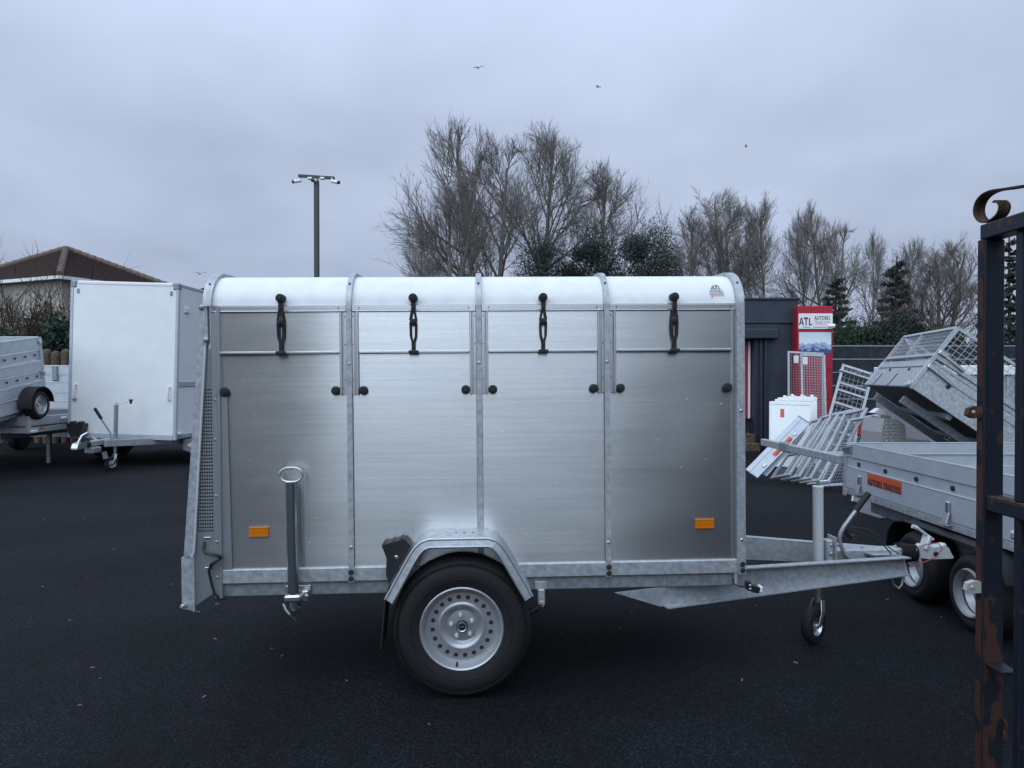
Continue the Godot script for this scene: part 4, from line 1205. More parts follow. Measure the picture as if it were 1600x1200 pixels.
func camera_pole() -> void:
	var b := at(495, 430, 21.0)
	var top := at(495, 282, 21.0)
	var t := thing("camera_pole", "dark square pole with crossbar carrying white security cameras", "pole", Transform3D(Basis(), Vector3(b.x, 0, b.z)))
	part(t, "pole", Mb.new().span(Vector3(-0.065, 0, -0.065), Vector3(0.065, top.y, 0.065), 0.01), M.pole_paint)
	part(t, "crossbar", Mb.new().bar(Vector3(-0.5, top.y + 0.12, 0.05), Vector3(0.5, top.y + 0.08, -0.05), 0.10, 0.07), M.pole_paint)
	for s in [[-0.53, -0.03, -1.0, -0.25, 0.35], [0.53, -0.05, 1.0, -0.25, 0.3], [-0.02, -0.02, -0.35, -0.2, 1.0]]:
		var cam := group_node(t, "security_camera", Transform3D(Basis(), Vector3(s[0], top.y + s[1], 0.05)))
		var d := Vector3(s[2], s[3], s[4]).normalized()
		part(cam, "camera_body", Mb.new().tube([-d * 0.11, d * 0.10], 0.048, 14), M.white_plastic)
		part(cam, "camera_lens", Mb.new().disc(d * 0.101, d, 0.049, 0.05, 14), M.black_plastic)
		part(cam, "camera_arm", Mb.new().tube([-d * 0.08, -d * 0.10 + Vector3(0, 0.09, 0)], 0.022, 8), M.white_plastic)
	for x in [-0.17, 0.18]:
		part(t, "junction_box", Mb.new().box(Vector3(x, top.y + 0.045, 0.05), Vector3(0.13, 0.055, 0.12), 0.01), M.white_plastic)

func cabin_and_sign() -> void:
	var z := -15.0
	var xr := at(1244, 600, 15.0).x
	var H := at(1200, 467, 15.0).y
	var t := thing("office_cabin", "dark blue grey flat roofed office cabin beside the red sign tower", "cabin", Transform3D(Basis(), Vector3(xr, 0, z)))
	part(t, "wall", Mb.new().span(Vector3(-0.86, 0, -3.2), Vector3(0, H - 0.5, 0)), M.cabin_paint)
	part(t, "wall", Mb.new().span(Vector3(-4.2, 0, -3.2), Vector3(-0.865, H - 0.5, -0.25)), M.cabin_paint)
	part(t, "fascia", Mb.new().span(Vector3(-4.25, H - 0.5, -3.25), Vector3(0.02, H - 0.03, 0.05), 0.01), M.cabin_paint)
	part(t, "roof_cap", Mb.new().span(Vector3(-4.28, H - 0.03, -3.28), Vector3(0.05, H + 0.02, 0.08), 0.01), M.cabin_trim)
	part(t, "door_canopy", Mb.new().span(Vector3(-2.2, H - 0.82, -0.24), Vector3(-0.42, H - 0.62, 0.22), 0.02).span(Vector3(-2.2, H - 0.62, -0.24), Vector3(-0.40, H - 0.52, 0.12)), M.cabin_trim)
	for x in [-0.86, -0.76, -0.67]:
		part(t, "door_frame", Mb.new().span(Vector3(x, 0.0, 0.001), Vector3(x + 0.06, H - 0.83, 0.03 + (x + 0.86) * 0.2), 0.005), M.cabin_trim)
	for y in [0.75, 1.5]:
		part(t, "panel_joint", Mb.new().span(Vector3(-0.58, y, 0.001), Vector3(-0.01, y + 0.012, 0.006)), M.cabin_trim)
	part(t, "door", Mb.new().span(Vector3(-1.75, 0.06, -0.249), Vector3(-0.95, 2.05, -0.20), 0.01), M.glass_dark)
	part(t, "banner", Mb.new().span(Vector3(-1.02, 0.62, -0.19), Vector3(-0.93, 2.2, -0.17)), M.sign_red, "narrow red banner with white edge")
	part(t, "banner_edge", Mb.new().span(Vector3(-0.925, 0.62, -0.19), Vector3(-0.88, 2.2, -0.17)), M.sign_white)
	part(t, "doorstep", Mb.new().span(Vector3(-1.9, 0.0, -0.2), Vector3(-0.9, 0.16, 0.5), 0.01).span(Vector3(-1.9, 0.16, -0.2), Vector3(-0.9, 0.32, 0.2), 0.01), M.log_wood)
	# sign tower
	var x0 := at(1246, 600, 14.7).x
	var x1 := at(1301, 600, 14.7).x
	var Ht := at(1270, 478, 14.7).y
	var w := x1 - x0
	var s := thing("sign_tower", "red sign tower with white dealer board and mountain poster", "sign", Transform3D(Basis(), Vector3(x0, 0, -14.7)))
	part(s, "tower_body", Mb.new().span(Vector3(0, 0, -0.28), Vector3(w, Ht, 0), 0.01), M.sign_red)
	for y in [1.02, 1.62]:
		part(s, "body_joint", Mb.new().span(Vector3(0.0, y, 0.0005), Vector3(w, y + 0.012, 0.004)), M.cabin_trim)
	var by0 := at(1270, 514, 14.7).y
	var by1 := at(1270, 490, 14.7).y
	var bd := part(s, "sign_board", Mb.new().span(Vector3(0.012, by0, 0.001), Vector3(w - 0.012, by1, 0.02), 0.003), M.sign_white)
	var f := Transform3D(Basis(), Vector3(0, 0, 0.021))
	text(bd, "lettering", "ATL", 0.145, M.ink_dark, f.translated(Vector3(0.150, by1 - 0.165, 0)), 0.76)
	part(bd, "letter_bar", Mb.new().box(Vector3(0.15, by1 - 0.085, 0.0225), Vector3(0.08, 0.026, 0.002)), M.ink_red)
	text(bd, "lettering", "AUTOBIL", 0.075, M.ink_dark, f.translated(Vector3(0.485, by1 - 0.090, 0)), 0.72)
	text(bd, "lettering", "TRAILERS", 0.075, M.ink_red, f.translated(Vector3(0.485, by1 - 0.185, 0)), 0.76, false)
	part(bd, "small_print", Mb.new().box(Vector3(0.17, by0 + 0.035, 0.0208), Vector3(0.16, 0.012, 0.001)).box(Vector3(0.42, by0 + 0.035, 0.0208), Vector3(0.26, 0.012, 0.001)), M.ink_dark)
	var py0 := at(1270, 552, 14.7).y
	var py1 := at(1270, 519, 14.7).y
	var po := put(s, "poster", poster_mesh(w - 0.06, py1 - py0), poster_material(), Transform3D(Basis(), Vector3(w * 0.5 - 0.005, (py0 + py1) * 0.5, 0.006)))
	po.set_meta("label", "printed poster of blue snowy mountains under a pale sky")
	var cam := group_node(s, "security_camera", Transform3D(Basis(), Vector3(w - 0.06, by0 + 0.05, 0.06)))
	part(cam, "camera_body", Mb.new().tube([Vector3(-0.06, 0.01, 0), Vector3(0.05, 0, 0.08)], 0.04, 14), M.white_plastic)
	part(cam, "camera_lens", Mb.new().disc(Vector3(0.05, 0, 0.08), Vector3(0.8, 0, 0.6), 0.034, 0.012, 14), M.black_plastic)
	# slatted fence behind
	var fx0 := at(1295, 600, 17.5).x
	var fz := -17.5
	var fc := thing("board_fence", "dark horizontal board fence with pale rails behind the clutter", "fence", Transform3D(Basis(), Vector3(fx0, 0, fz)))
	for i in 7:
		part(fc, "board", Mb.new().span(Vector3(0, 0.02 + i * 0.315, -0.03), Vector3(9.0, 0.30 + i * 0.315, 0.0), 0.006), M.fence_board)
		part(fc, "rail", Mb.new().span(Vector3(0, 0.302 + i * 0.315, -0.02), Vector3(9.0, 0.333 + i * 0.315, 0.012), 0.003), M.galvanised_dull)
	for i in 6:
		part(fc, "post", Mb.new().span(Vector3(i * 1.75, 0, -0.12), Vector3(0.1 + i * 1.75, 2.3, -0.032)), M.fence_board)

func poster_mesh(w: float, h: float) -> BoxMesh:
	var b := BoxMesh.new()
	b.size = Vector3(w, h, 0.008)
	return b
func poster_material() -> StandardMaterial3D:   # print on the poster
	var m := mat("poster_print", Color(1, 1, 1), 0.4)
	var im := Image.create(192, 128, false, Image.FORMAT_RGB8)
	var f := FastNoiseLite.new()
	f.frequency = 0.02
	f.seed = 5
	f.fractal_octaves = 5
	for y in 128:
		for x in 192:
			var c := Color(0.55, 0.66, 0.76).lerp(Color(0.80, 0.82, 0.82), y / 80.0)
			for l in 3:   # ranges of hills, paler behind
				var ridge := 66.0 + l * 15.0 + 26.0 * f.get_noise_2d(x * (0.7 + 0.3 * l) + l * 300.0, l * 70.0)
				if y > ridge:
					var snow := smoothstep(9.0, 0.0, y - ridge + 6.0 * f.get_noise_2d(x * 3.0, y * 2.0))
					c = Color(0.30, 0.40, 0.58).lerp(Color(0.04, 0.09, 0.25), l / 2.0).lerp(Color(0.7, 0.76, 0.84), snow * 0.8)
			im.set_pixel(x, y, lin(c))
	m.albedo_texture = ImageTexture.create_from_image(im)
	m.uv1_scale = Vector3(3, 2, 1)   # a BoxMesh lays its six faces out in thirds and halves
	m.texture_repeat = true
	return m

# ---------------------------------------------------------------- trailers on the left
func box_trailer() -> void:
	var zf := -12.1
	var t := thing("box_trailer", "tall white box trailer with grey corner profiles and overrun coupling", "trailer", Transform3D(Basis(Vector3(0, 0, 1), deg_to_rad(-1.6)), Vector3(-6.44, 0.0, zf)))
	# local: front face at z = 0, box runs to -z
	var hw := 0.895
	var y0 := 0.47
	var y1 := 3.04
	var L := 3.1
	part(t, "front_panel", Mb.new().span(Vector3(-hw + 0.05, y0 + 0.07, -0.03), Vector3(hw - 0.05, y1 - 0.05, -0.008)), M.white_panel)
	for s in [-1.0, 1.0]:
		part(t, "corner_profile", Mb.new().span(Vector3(s * hw, y0 - 0.02, -0.06), Vector3(s * (hw - 0.06), y1 - 0.07, 0.0), 0.012), M.aluminium_board)
		part(t, "corner_profile", Mb.new().span(Vector3(s * hw, y0 - 0.02, -L), Vector3(s * (hw - 0.06), y1 - 0.07, -L + 0.06), 0.012), M.aluminium_board)
		part(t, "corner_cap", Mb.new().span(Vector3(s * (hw + 0.004), y1 - 0.12, -0.10), Vector3(s * (hw - 0.11), y1 + 0.004, 0.006), 0.02), M.galvanised_dull)
		part(t, "side_panel", Mb.new().span(Vector3(s * (hw - 0.008), 1.42, -L + 0.06), Vector3(s * (hw - 0.03), y1 - 0.05, -0.06)), M.white_panel)
		part(t, "side_panel", Mb.new().span(Vector3(s * (hw - 0.012), y0 + 0.07, -L + 0.06), Vector3(s * (hw - 0.03), 1.34, -0.06)), M.white_panel)
		part(t, "rub_rail", Mb.new().span(Vector3(s * (hw + 0.002), 1.335, -L + 0.06), Vector3(s * (hw - 0.03), 1.425, -0.06), 0.006), M.aluminium_board)
		part(t, "roof_profile", Mb.new().span(Vector3(s * hw, y1 - 0.06, -L + 0.1), Vector3(s * (hw - 0.06), y1, -0.1), 0.012), M.aluminium_board)
		part(t, "floor_profile", Mb.new().span(Vector3(s * hw, y0, -L + 0.06), Vector3(s * (hw - 0.05), y0 + 0.07, -0.06), 0.006), M.galvanised_steel)
	part(t, "roof_profile", Mb.new().span(Vector3(-hw + 0.11, y1 - 0.06, -0.06), Vector3(hw - 0.11, y1, 0.0), 0.012), M.white_panel)
	part(t, "floor_profile", Mb.new().span(Vector3(-hw + 0.06, y0 - 0.02, -0.06), Vector3(hw - 0.06, y0 + 0.07, -0.004), 0.006), M.aluminium_board)
	part(t, "roof_panel", Mb.new().span(Vector3(-hw + 0.06, y1 - 0.04, -L), Vector3(hw - 0.06, y1 - 0.012, -0.06)), M.white_panel)
	part(t, "floor", Mb.new().span(Vector3(-hw + 0.05, y0 + 0.0, -L), Vector3(hw - 0.05, y0 + 0.03, -0.06)), M.plywood_dark)
	part(t, "rear_panel", Mb.new().span(Vector3(-hw + 0.06, y0 + 0.05, -L), Vector3(hw - 0.06, y1 - 0.05, -L + 0.03)), M.white_panel)
	# fittings
	for s in [-1.0, 1.0]:
		part(t, "grab_handle", Mb.new().tube([Vector3(s * 0.77, 1.33, -0.008), Vector3(s * 0.77, 1.33, 0.04), Vector3(s * 0.77, 1.12, 0.04), Vector3(s * 0.77, 1.12, -0.008)], 0.016, 8), M.white_plastic)
		part(t, "sticker", Mb.new().box(Vector3(s * 0.765, 2.86, -0.006), Vector3(0.05, 0.06, 0.004)).box(Vector3(s * 0.765, 2.90, -0.006), Vector3(0.03, 0.02, 0.004)), M.galvanised_dull)
		part(t, "marker_lamp", Mb.new().box(Vector3(s * (hw + 0.02), 0.56, -0.12), Vector3(0.03, 0.05, 0.14), 0.01), M.light_lens)
	part(t, "air_vent", Mb.new().box(Vector3(hw + 0.004, 2.62, -0.3), Vector3(0.04, 0.10, 0.16), 0.012), M.white_plastic)
	part(t, "handle_catch", Mb.new().box(Vector3(-0.79, 1.085, 0.01), Vector3(0.05, 0.03, 0.03), 0.008), M.galvanised_dull)
	part(t, "wheel_chock_box", Mb.new().prism([Vector2(-0.82, 0.70), Vector2(-0.55, 0.70), Vector2(-0.57, 0.50), Vector2(-0.74, 0.47), Vector2(-0.79, 0.56)], 0.16, Transform3D(Basis(), Vector3(0, 0, 0.0))).box(Vector3(-0.75, 0.715, 0.08), Vector3(0.05, 0.04, 0.14), 0.01).box(Vector3(-0.62, 0.715, 0.08), Vector3(0.05, 0.04, 0.14), 0.01), M.black_plastic)
	part(t, "tool_box", Mb.new().prism([Vector2(0.86, 0.44), Vector2(1.17, 0.46), Vector2(1.17, 0.20), Vector2(1.10, 0.19), Vector2(0.86, 0.27)], -1.2, Transform3D(Basis(), Vector3(0, 0, -0.35))), M.galvanised_dull)
	part(t, "oval_lamp", Mb.new().lathe([Vector2(0.055, 0), Vector2(0.045, 0.016), Vector2(0.03, 0.016), Vector2(0.026, 0.006), Vector2(0.001, 0.006)], Transform3D(Basis(Vector3(1.3, 0, 0), Vector3(0, 0.7, 0), Vector3(0, 0, 1)), Vector3(1.0, 0.35, -0.352)), 20), M.light_lens)
	# drawbar
	for s in [-1.0, 1.0]:
		part(t, "drawbar_arm", Mb.new().bar(Vector3(s * 0.75, 0.42, -0.4), Vector3(s * 0.06, 0.44, 0.62), 0.05, 0.11, Vector3.UP, 0.006), M.galvanised_steel)
	part(t, "coupling_beam", Mb.new().span(Vector3(-0.04, 0.42, 0.25), Vector3(0.04, 0.50, 0.95), 0.008), M.galvanised_steel)
	part(t, "rubber_bellows", Mb.new().lathe([Vector2(0.05, 0), Vector2(0.04, 0.02), Vector2(0.05, 0.04), Vector2(0.04, 0.06), Vector2(0.046, 0.08), Vector2(0.036, 0.1)], Transform3D(Basis(), Vector3(0, 0.46, 0.95)), 16, true), M.black_rubber)
	part(t, "coupling_head", Mb.new().prism([Vector2(1.05, 0.42), Vector2(1.05, 0.49), Vector2(1.2, 0.51), Vector2(1.28, 0.49), Vector2(1.31, 0.43), Vector2(1.31, 0.41)], 0.09, Transform3D(Basis(Vector3(0, 0, 1), Vector3(0, 1, 0), Vector3(-1, 0, 0)), Vector3(0.045, 0, 0))).tube([Vector3(0, 0.49, 1.22), Vector3(0.03, 0.60, 1.17), Vector3(0.07, 0.64, 1.10)], 0.022, 10), M.zinc_bright)
	part(t, "brake_housing", Mb.new().box(Vector3(0.02, 0.36, 0.85), Vector3(0.14, 0.1, 0.25), 0.02), M.galvanised_dull)
	part(t, "jockey_bracket", Mb.new().bar(Vector3(0.05, 0.31, 0.6), Vector3(0.08, 0.2, 0.6), 0.02, 0.07), M.galvanised_dull)
	part(t, "handbrake_lever", Mb.new().tube([Vector3(0.14, 0.47, 0.55), Vector3(0.12, 0.60, 0.55), Vector3(-0.06, 0.92, 0.62)], 0.015, 10), M.zinc_tube)
	part(t, "handbrake_grip", Mb.new().tube([Vector3(0.0, 0.82, 0.60), Vector3(-0.09, 0.99, 0.64)], 0.024, 12), M.grip_black)
	jockey(t, Vector3(0.13, -0.003, 0.42), 1.03, deg_to_rad(60), 0.11, 0.032, Vector3(1, 0.1, 0) * 2.6, M.zinc_tube)
	part(t, "crank_knob", Mb.new().tube([Vector3(0.355, 1.06, 0.42), Vector3(0.36, 1.10, 0.42), Vector3(0.36, 1.13, 0.42)], [0.016, 0.02, 0.035], 12), M.grip_black)
	for s in [-1.0, 1.0]:
		for z in [-1.35, -2.0]:
			wheel(t, Transform3D(Basis(Vector3.UP, s * PI / 2), Vector3(s * 1.12, 0.31 + s * 0.028, z)), 0.30, 0.185, 0.19, 12, false)
		part(t, "mudguard", Mb.new().sheet([Vector2(-2.36, 0.42), Vector2(-2.3, 0.66), Vector2(-2.15, 0.72), Vector2(-1.2, 0.72), Vector2(-1.05, 0.66), Vector2(-1.0, 0.42)], 0.9, 1.14, 0.01, Transform3D(Basis(Vector3(0, 0, 1), Vector3(0, 1, 0), Vector3(s, 0, 0)), Vector3())), M.black_plastic)
	part(t, "axle", Mb.new().span(Vector3(-0.95, 0.26, -1.4), Vector3(0.95, 0.34, -1.32)).span(Vector3(-0.95, 0.26, -2.04), Vector3(0.95, 0.34, -1.96)).span(Vector3(-0.8, 0.36, -L + 0.1), Vector3(-0.7, 0.468, -0.3)).span(Vector3(0.7, 0.36, -L + 0.1), Vector3(0.8, 0.468, -0.3)), M.galvanised_dull)
	part(t, "stop_lamp", Mb.new().box(Vector3(1.2, 0.12, -0.9), Vector3(0.07, 0.025, 0.05), 0.006), M.red_plastic)

func ribbed_side(t: Node, a: Vector3, b: Vector3, up: Vector3, out: Vector3, levels: Array, plug_at: Array, plugs: int) -> void:
	# aluminium side from a to b; levels = [low, high, outward offset], each a board
	var d := (b - a)
	for l in levels:
		part(t, "side_board", Mb.new().bar(a + up * (l[0] + l[1]) * 0.5 + out * l[2], b + up * (l[0] + l[1]) * 0.5 + out * l[2], 0.025, l[1] - l[0], up, 0.004), M.aluminium_board)
		part(t, "board_edge", Mb.new().bar(a + up * (l[1] - 0.006) + out * (l[2] + 0.014), b + up * (l[1] - 0.006) + out * (l[2] + 0.014), 0.012, 0.012, up, 0.003), M.aluminium_profile)
	for h in plug_at:
		for k in plugs:
			part(t, "rubber_plug", Mb.new().disc(a + d * ((k + 0.5) / plugs) + up * h + out * 0.008, out, 0.018, 0.01, 10, 0.003), M.black_rubber)

func left_trailers() -> void:
	# flatbed with a high sided trailer loaded on it
	var zf := -11.26
	var t := thing("flatbed_trailer", "low galvanised flatbed trailer carrying a small silver trailer", "trailer", Transform3D(Basis(), Vector3(-7.40, 0, zf)))
	var W := 2.6
	var L := 2.5
	part(t, "side_rail", Mb.new().span(Vector3(-W + 0.05, 0.61, -0.05), Vector3(-0.05, 0.70, 0.0), 0.006).span(Vector3(-W + 0.05, 0.715, -0.05), Vector3(-0.05, 0.87, 0.004), 0.012), M.galvanised_steel)
	part(t, "side_rail", Mb.new().span(Vector3(-0.05, 0.61, -L), Vector3(0.0, 0.70, -0.06), 0.006).span(Vector3(-0.05, 0.715, -L), Vector3(0.004, 0.865, -0.06), 0.012), M.galvanised_steel)
	part(t, "corner_post", Mb.new().span(Vector3(-0.05, 0.605, -0.058), Vector3(0.008, 0.875, 0.01), 0.006), M.galvanised_steel)
	part(t, "deck", Mb.new().span(Vector3(-W, 0.80, -L), Vector3(-0.055, 0.855, -0.055)), M.plywood_dark)
	part(t, "chassis_beam", Mb.new().span(Vector3(-0.6, 0.5, -L), Vector3(-0.5, 0.66, -0.1)), M.galvanised_dull)
	part(t, "chassis_beam", Mb.new().span(Vector3(-W + 0.4, 0.5, -L), Vector3(-W + 0.5, 0.66, -0.1)), M.galvanised_dull)
	for q in [Vector3(0.018, 0.635, -0.10), Vector3(0.018, 0.80, -0.86)]:
		part(t, "marker_lamp", Mb.new().box(q, Vector3(0.03, 0.05, 0.15), 0.012), M.light_lens)
	part(t, "side_reflector", Mb.new().box(Vector3(0.004, 0.68, -0.32), Vector3(0.012, 0.04, 0.10), 0.003), M.amber_reflector)
	part(t, "lashing_ring", Mb.new().lathe([Vector2(0.03, -0.006), Vector2(0.042, -0.006), Vector2(0.042, 0.006), Vector2(0.03, 0.006), Vector2(0.03, -0.006)], Transform3D(Basis(Vector3.UP, PI / 2), Vector3(-0.02, 0.905, -0.45)), 14), M.zinc_bright)
	for s in [[-0.25, 0.0], [-2.25, PI]]:   # its axle lies under the far end of the bed
		wheel(t, Transform3D(Basis(Vector3.UP, s[1]), Vector3(-2.35, 0.24, s[0] + 0.1 * cos(s[1]))), 0.24, 0.14, 0.18, 10, false)
	part(t, "axle", Mb.new().span(Vector3(-2.39, 0.2, -2.2), Vector3(-2.31, 0.28, -0.3)), M.galvanised_dull)
	part(t, "axle_bracket", Mb.new().span(Vector3(-2.41, 0.28, -1.3), Vector3(-2.29, 0.5, -1.2)), M.galvanised_dull)
	part(t, "prop_leg", Mb.new().span(Vector3(-0.58, 0, -1.4), Vector3(-0.52, 0.5, -1.34)), M.galvanised_dull)
	# small trailer on top, side along z, nose dipping towards the camera
	var o := thing("small_trailer", "small silver high sided trailer loaded on the flatbed", "trailer", Transform3D(Basis(Vector3.RIGHT, deg_to_rad(8.0)), Vector3(-7.52, 0.83, -11.88)))
	# local: x = 0 is its near side plane, z from 0 (far end) to 1.9 (near end)
	var up := Vector3.UP
	var Ls := 1.9
	ribbed_side(o, Vector3(0, 0, 0.03), Vector3(0, 0, Ls), up, Vector3.RIGHT, [[0.20, 0.40, -0.012], [0.42, 0.60, 0.008], [0.63, 0.75, -0.016], [0.77, 0.92, 0.008], [0.95, 1.09, -0.018], [1.11, 1.30, 0.010]], [0.685, 1.02], 8)
	ribbed_side(o, Vector3(-1.2, 0, 0.03), Vector3(-1.2, 0, Ls), up, Vector3.LEFT, [[0.20, 0.60, 0.0], [0.61, 0.93, 0.0], [0.94, 1.30, 0.0]], [], 0)
	ribbed_side(o, Vector3(-1.18, 0, 0.0), Vector3(-0.02, 0, 0.0), up, Vector3.FORWARD, [[0.20, 0.60, 0.0], [0.61, 0.93, 0.0], [0.94, 1.30, 0.0]], [], 0)
	part(o, "corner_post", Mb.new().span(Vector3(-0.02, 0.18, -0.035), Vector3(0.022, 1.29, 0.025), 0.006), M.aluminium_board)
	part(o, "corner_latch", Mb.new().box(Vector3(0.03, 1.22, 0.03), Vector3(0.03, 0.07, 0.09), 0.01), M.zinc_bright)
	part(o, "corner_latch", Mb.new().box(Vector3(0.03, 0.72, 0.0), Vector3(0.03, 0.06, 0.07), 0.01), M.zinc_bright)
	part(o, "floor", Mb.new().span(Vector3(-1.18, 0.20, 0.02), Vector3(-0.02, 0.22, Ls)), M.plywood_dark)
	part(o, "chassis", Mb.new().span(Vector3(-1.15, 0.12, 0.02), Vector3(-0.05, 0.195, Ls), 0.006), M.galvanised_dull)
	wheel(o, Transform3D(Basis(Vector3.UP, PI / 2), Vector3(0.20, 0.27, 0.42)), 0.228, 0.145, 0.16, 10, false)
	wheel(o, Transform3D(Basis(Vector3.UP, -PI / 2), Vector3(-1.40, 0.27, 0.42)), 0.228, 0.145, 0.16, 10, false)
	var mg := []
	for k in 11:
		var a := PI * (-0.02 + 1.02 * k / 10.0)
		mg.append(Vector2(0.42 + 0.285 * cos(a), 0.28 + 0.28 * sin(a)))
	part(o, "mudguard", Mb.new().sheet(mg, 0.03, 0.24, 0.008, Transform3D(Basis(Vector3(0, 0, 1), Vector3(0, 1, 0), Vector3(1, 0, 0)), Vector3())), M.black_plastic)
	# dropside trailer behind
	var q := thing("dropside_trailer", "aluminium dropside trailer half hidden behind the white box trailer", "trailer", Transform3D(Basis(), Vector3(-8.0, 0, -14.2)))
	ribbed_side(q, Vector3(-2.4, 0, 0), Vector3(-0.05, 0, 0), up, Vector3(0, 0, 1), [[0.86, 1.02, 0.0], [1.03, 1.17, -0.01], [1.18, 1.38, 0.0], [1.39, 1.52, -0.012], [1.53, 1.70, 0.0]], [1.10], 3)
	part(q, "corner_latch", Mb.new().span(Vector3(-0.85, 1.40, 0.0), Vector3(-0.75, 1.69, 0.05), 0.01), M.galvanised_dull)
	part(q, "corner_post", Mb.new().span(Vector3(-0.05, 0.8, -0.05), Vector3(0.0, 1.72, 0.02), 0.006), M.galvanised_dull)
	part(q, "bed", Mb.new().span(Vector3(-2.4, 0.74, -1.5), Vector3(0, 0.85, 0.0), 0.006), M.galvanised_dull)
	part(q, "side_board", Mb.new().span(Vector3(-2.4, 0.86, -1.5), Vector3(0, 1.70, -1.47)), M.aluminium_board)
	for x in [-2.1, -0.35]:
		wheel(q, Transform3D(Basis(Vector3.UP, PI / 2 if x > -1.0 else -PI / 2), Vector3(x, 0.30, -0.75)), 0.30, 0.18, 0.18, 10, false)
	part(q, "axle", Mb.new().span(Vector3(-2.1, 0.26, -0.8), Vector3(-0.4, 0.34, -0.7)).span(Vector3(-1.9, 0.3, -0.85), Vector3(-1.8, 0.74, -0.65)).span(Vector3(-0.7, 0.3, -0.85), Vector3(-0.6, 0.74, -0.65)), M.galvanised_dull)

# ---------------------------------------------------------------- right hand side
func dropside_right() -> void:
	var t := thing("flatbed_dropside_trailer", "grey dropside trailer with orange lettered sticker beyond the tow coupling", "trailer", Transform3D(Basis(), Vector3(2.75, 0, -6.08)))
	# local: near side plane x = 0, z from 0 (far end) to 2.6
	var L := 2.55
	var W := 1.75
	for s in 2:
		var x := 0.0 if s == 0 else W
		var o := -1.0 if s == 0 else 1.0
		part(t, "side_board", Mb.new().span(Vector3(x, 0.574, 0.03), Vector3(x - o * 0.025, 0.748, L), 0.003).span(Vector3(x - o * 0.010, 0.748, 0.03), Vector3(x - o * 0.022, 0.824, L)).span(Vector3(x, 0.828, 0.03), Vector3(x - o * 0.025, 0.938, L), 0.004), M.aluminium_board)
		part(t, "board_edge", Mb.new().span(Vector3(x + o * 0.003, 0.742, 0.03), Vector3(x - o * 0.02, 0.7505, L), 0.003).span(Vector3(x + o * 0.001, 0.932, 0.03), Vector3(x - o * 0.026, 0.941, L), 0.003), M.aluminium_profile)
		part(t, "frame_rail", Mb.new().span(Vector3(x - o * 0.002, 0.520, 0.0), Vector3(x - o * 0.06, 0.570, L), 0.004), M.galvanised_steel)
	for k in 6:
		part(t, "rubber_plug", Mb.new().disc(Vector3(0.0105, 0.786, 0.24 + k * 0.415), Vector3.LEFT, 0.017, 0.014, 16, 0.004), M.black_rubber)
	part(t, "end_board", Mb.new().span(Vector3(0.03, 0.574, -0.012), Vector3(W - 0.03, 0.748, 0.013), 0.003).span(Vector3(0.03, 0.748, -0.004), Vector3(W - 0.03, 0.828, 0.008)).span(Vector3(0.03, 0.828, -0.012), Vector3(W - 0.03, 0.938, 0.013), 0.004), M.aluminium_board)
	part(t, "board_edge", Mb.new().span(Vector3(0.03, 0.932, -0.013), Vector3(W - 0.03, 0.941, 0.015), 0.003).span(Vector3(0.03, 0.838, 0.008), Vector3(W - 0.03, 0.848, 0.018), 0.003), M.aluminium_profile)
	part(t, "corner_post", Mb.new().span(Vector3(-0.004, 0.50, -0.03), Vector3(0.035, 0.925, 0.028), 0.005), M.galvanised_steel)
	part(t, "corner_post", Mb.new().span(Vector3(W - 0.035, 0.50, -0.03), Vector3(W + 0.004, 0.925, 0.028), 0.005), M.galvanised_steel)
	var lt := part(t, "corner_latch", Mb.new().span(Vector3(-0.016, 0.86, 0.0), Vector3(-0.004, 0.935, 0.14), 0.004), M.zinc_bright)
	part(lt, "latch_hook", Mb.new().bar(Vector3(-0.02, 0.90, -0.03), Vector3(-0.02, 0.915, 0.11), 0.02, 0.022, Vector3.UP, 0.006), M.zinc_bright)
	part(t, "deck", Mb.new().span(Vector3(0.06, 0.545, 0.0), Vector3(W - 0.06, 0.565, L)), M.plywood_dark)
	# sticker with the dealer's name
	var st := part(t, "dealer_sticker", Mb.new().span(Vector3(-0.0035, 0.655, 0.40), Vector3(-0.0005, 0.739, 0.895)), M.sticker_orange, "orange sticker with black lettering")
	text(st, "lettering", "AUTOBIL TRAILERS", 0.047, M.ink_dark, Transform3D(Basis(Vector3.UP, -PI / 2), Vector3(-0.0045, 0.675, 0.648)), 0.82)
	# drop latches
	for z in [0.28, 1.46, 2.3]:
		var g := part(t, "drop_latch", Mb.new().span(Vector3(-0.018, 0.62, z - 0.018), Vector3(-0.002, 0.70, z + 0.018), 0.006).bar(Vector3(-0.03, 0.56, z), Vector3(-0.012, 0.63, z), 0.05, 0.012, Vector3.LEFT, 0.003), M.zinc_bright)
		part(g, "latch_foot", Mb.new().span(Vector3(-0.035, 0.548, z - 0.07), Vector3(-0.002, 0.556, z + 0.035), 0.002), M.zinc_bright)
	# chassis, drawbar and wheels
	part(t, "chassis_beam", Mb.new().span(Vector3(0.12, 0.40, 0.2), Vector3(0.19, 0.518, L - 0.1), 0.006), M.galvanised_dull)
	part(t, "chassis_beam", Mb.new().span(Vector3(W - 0.19, 0.40, 0.2), Vector3(W - 0.12, 0.518, L - 0.1), 0.006), M.galvanised_dull)
	part(t, "axle", Mb.new().span(Vector3(0.1, 0.19, 1.17), Vector3(W - 0.1, 0.27, 1.25)).span(Vector3(0.1, 0.19, 1.79), Vector3(W - 0.1, 0.27, 1.87)).span(Vector3(0.12, 0.25, 1.0), Vector3(0.19, 0.40, 2.05)).span(Vector3(W - 0.19, 0.25, 1.0), Vector3(W - 0.12, 0.40, 2.05)), M.galvanised_dull)
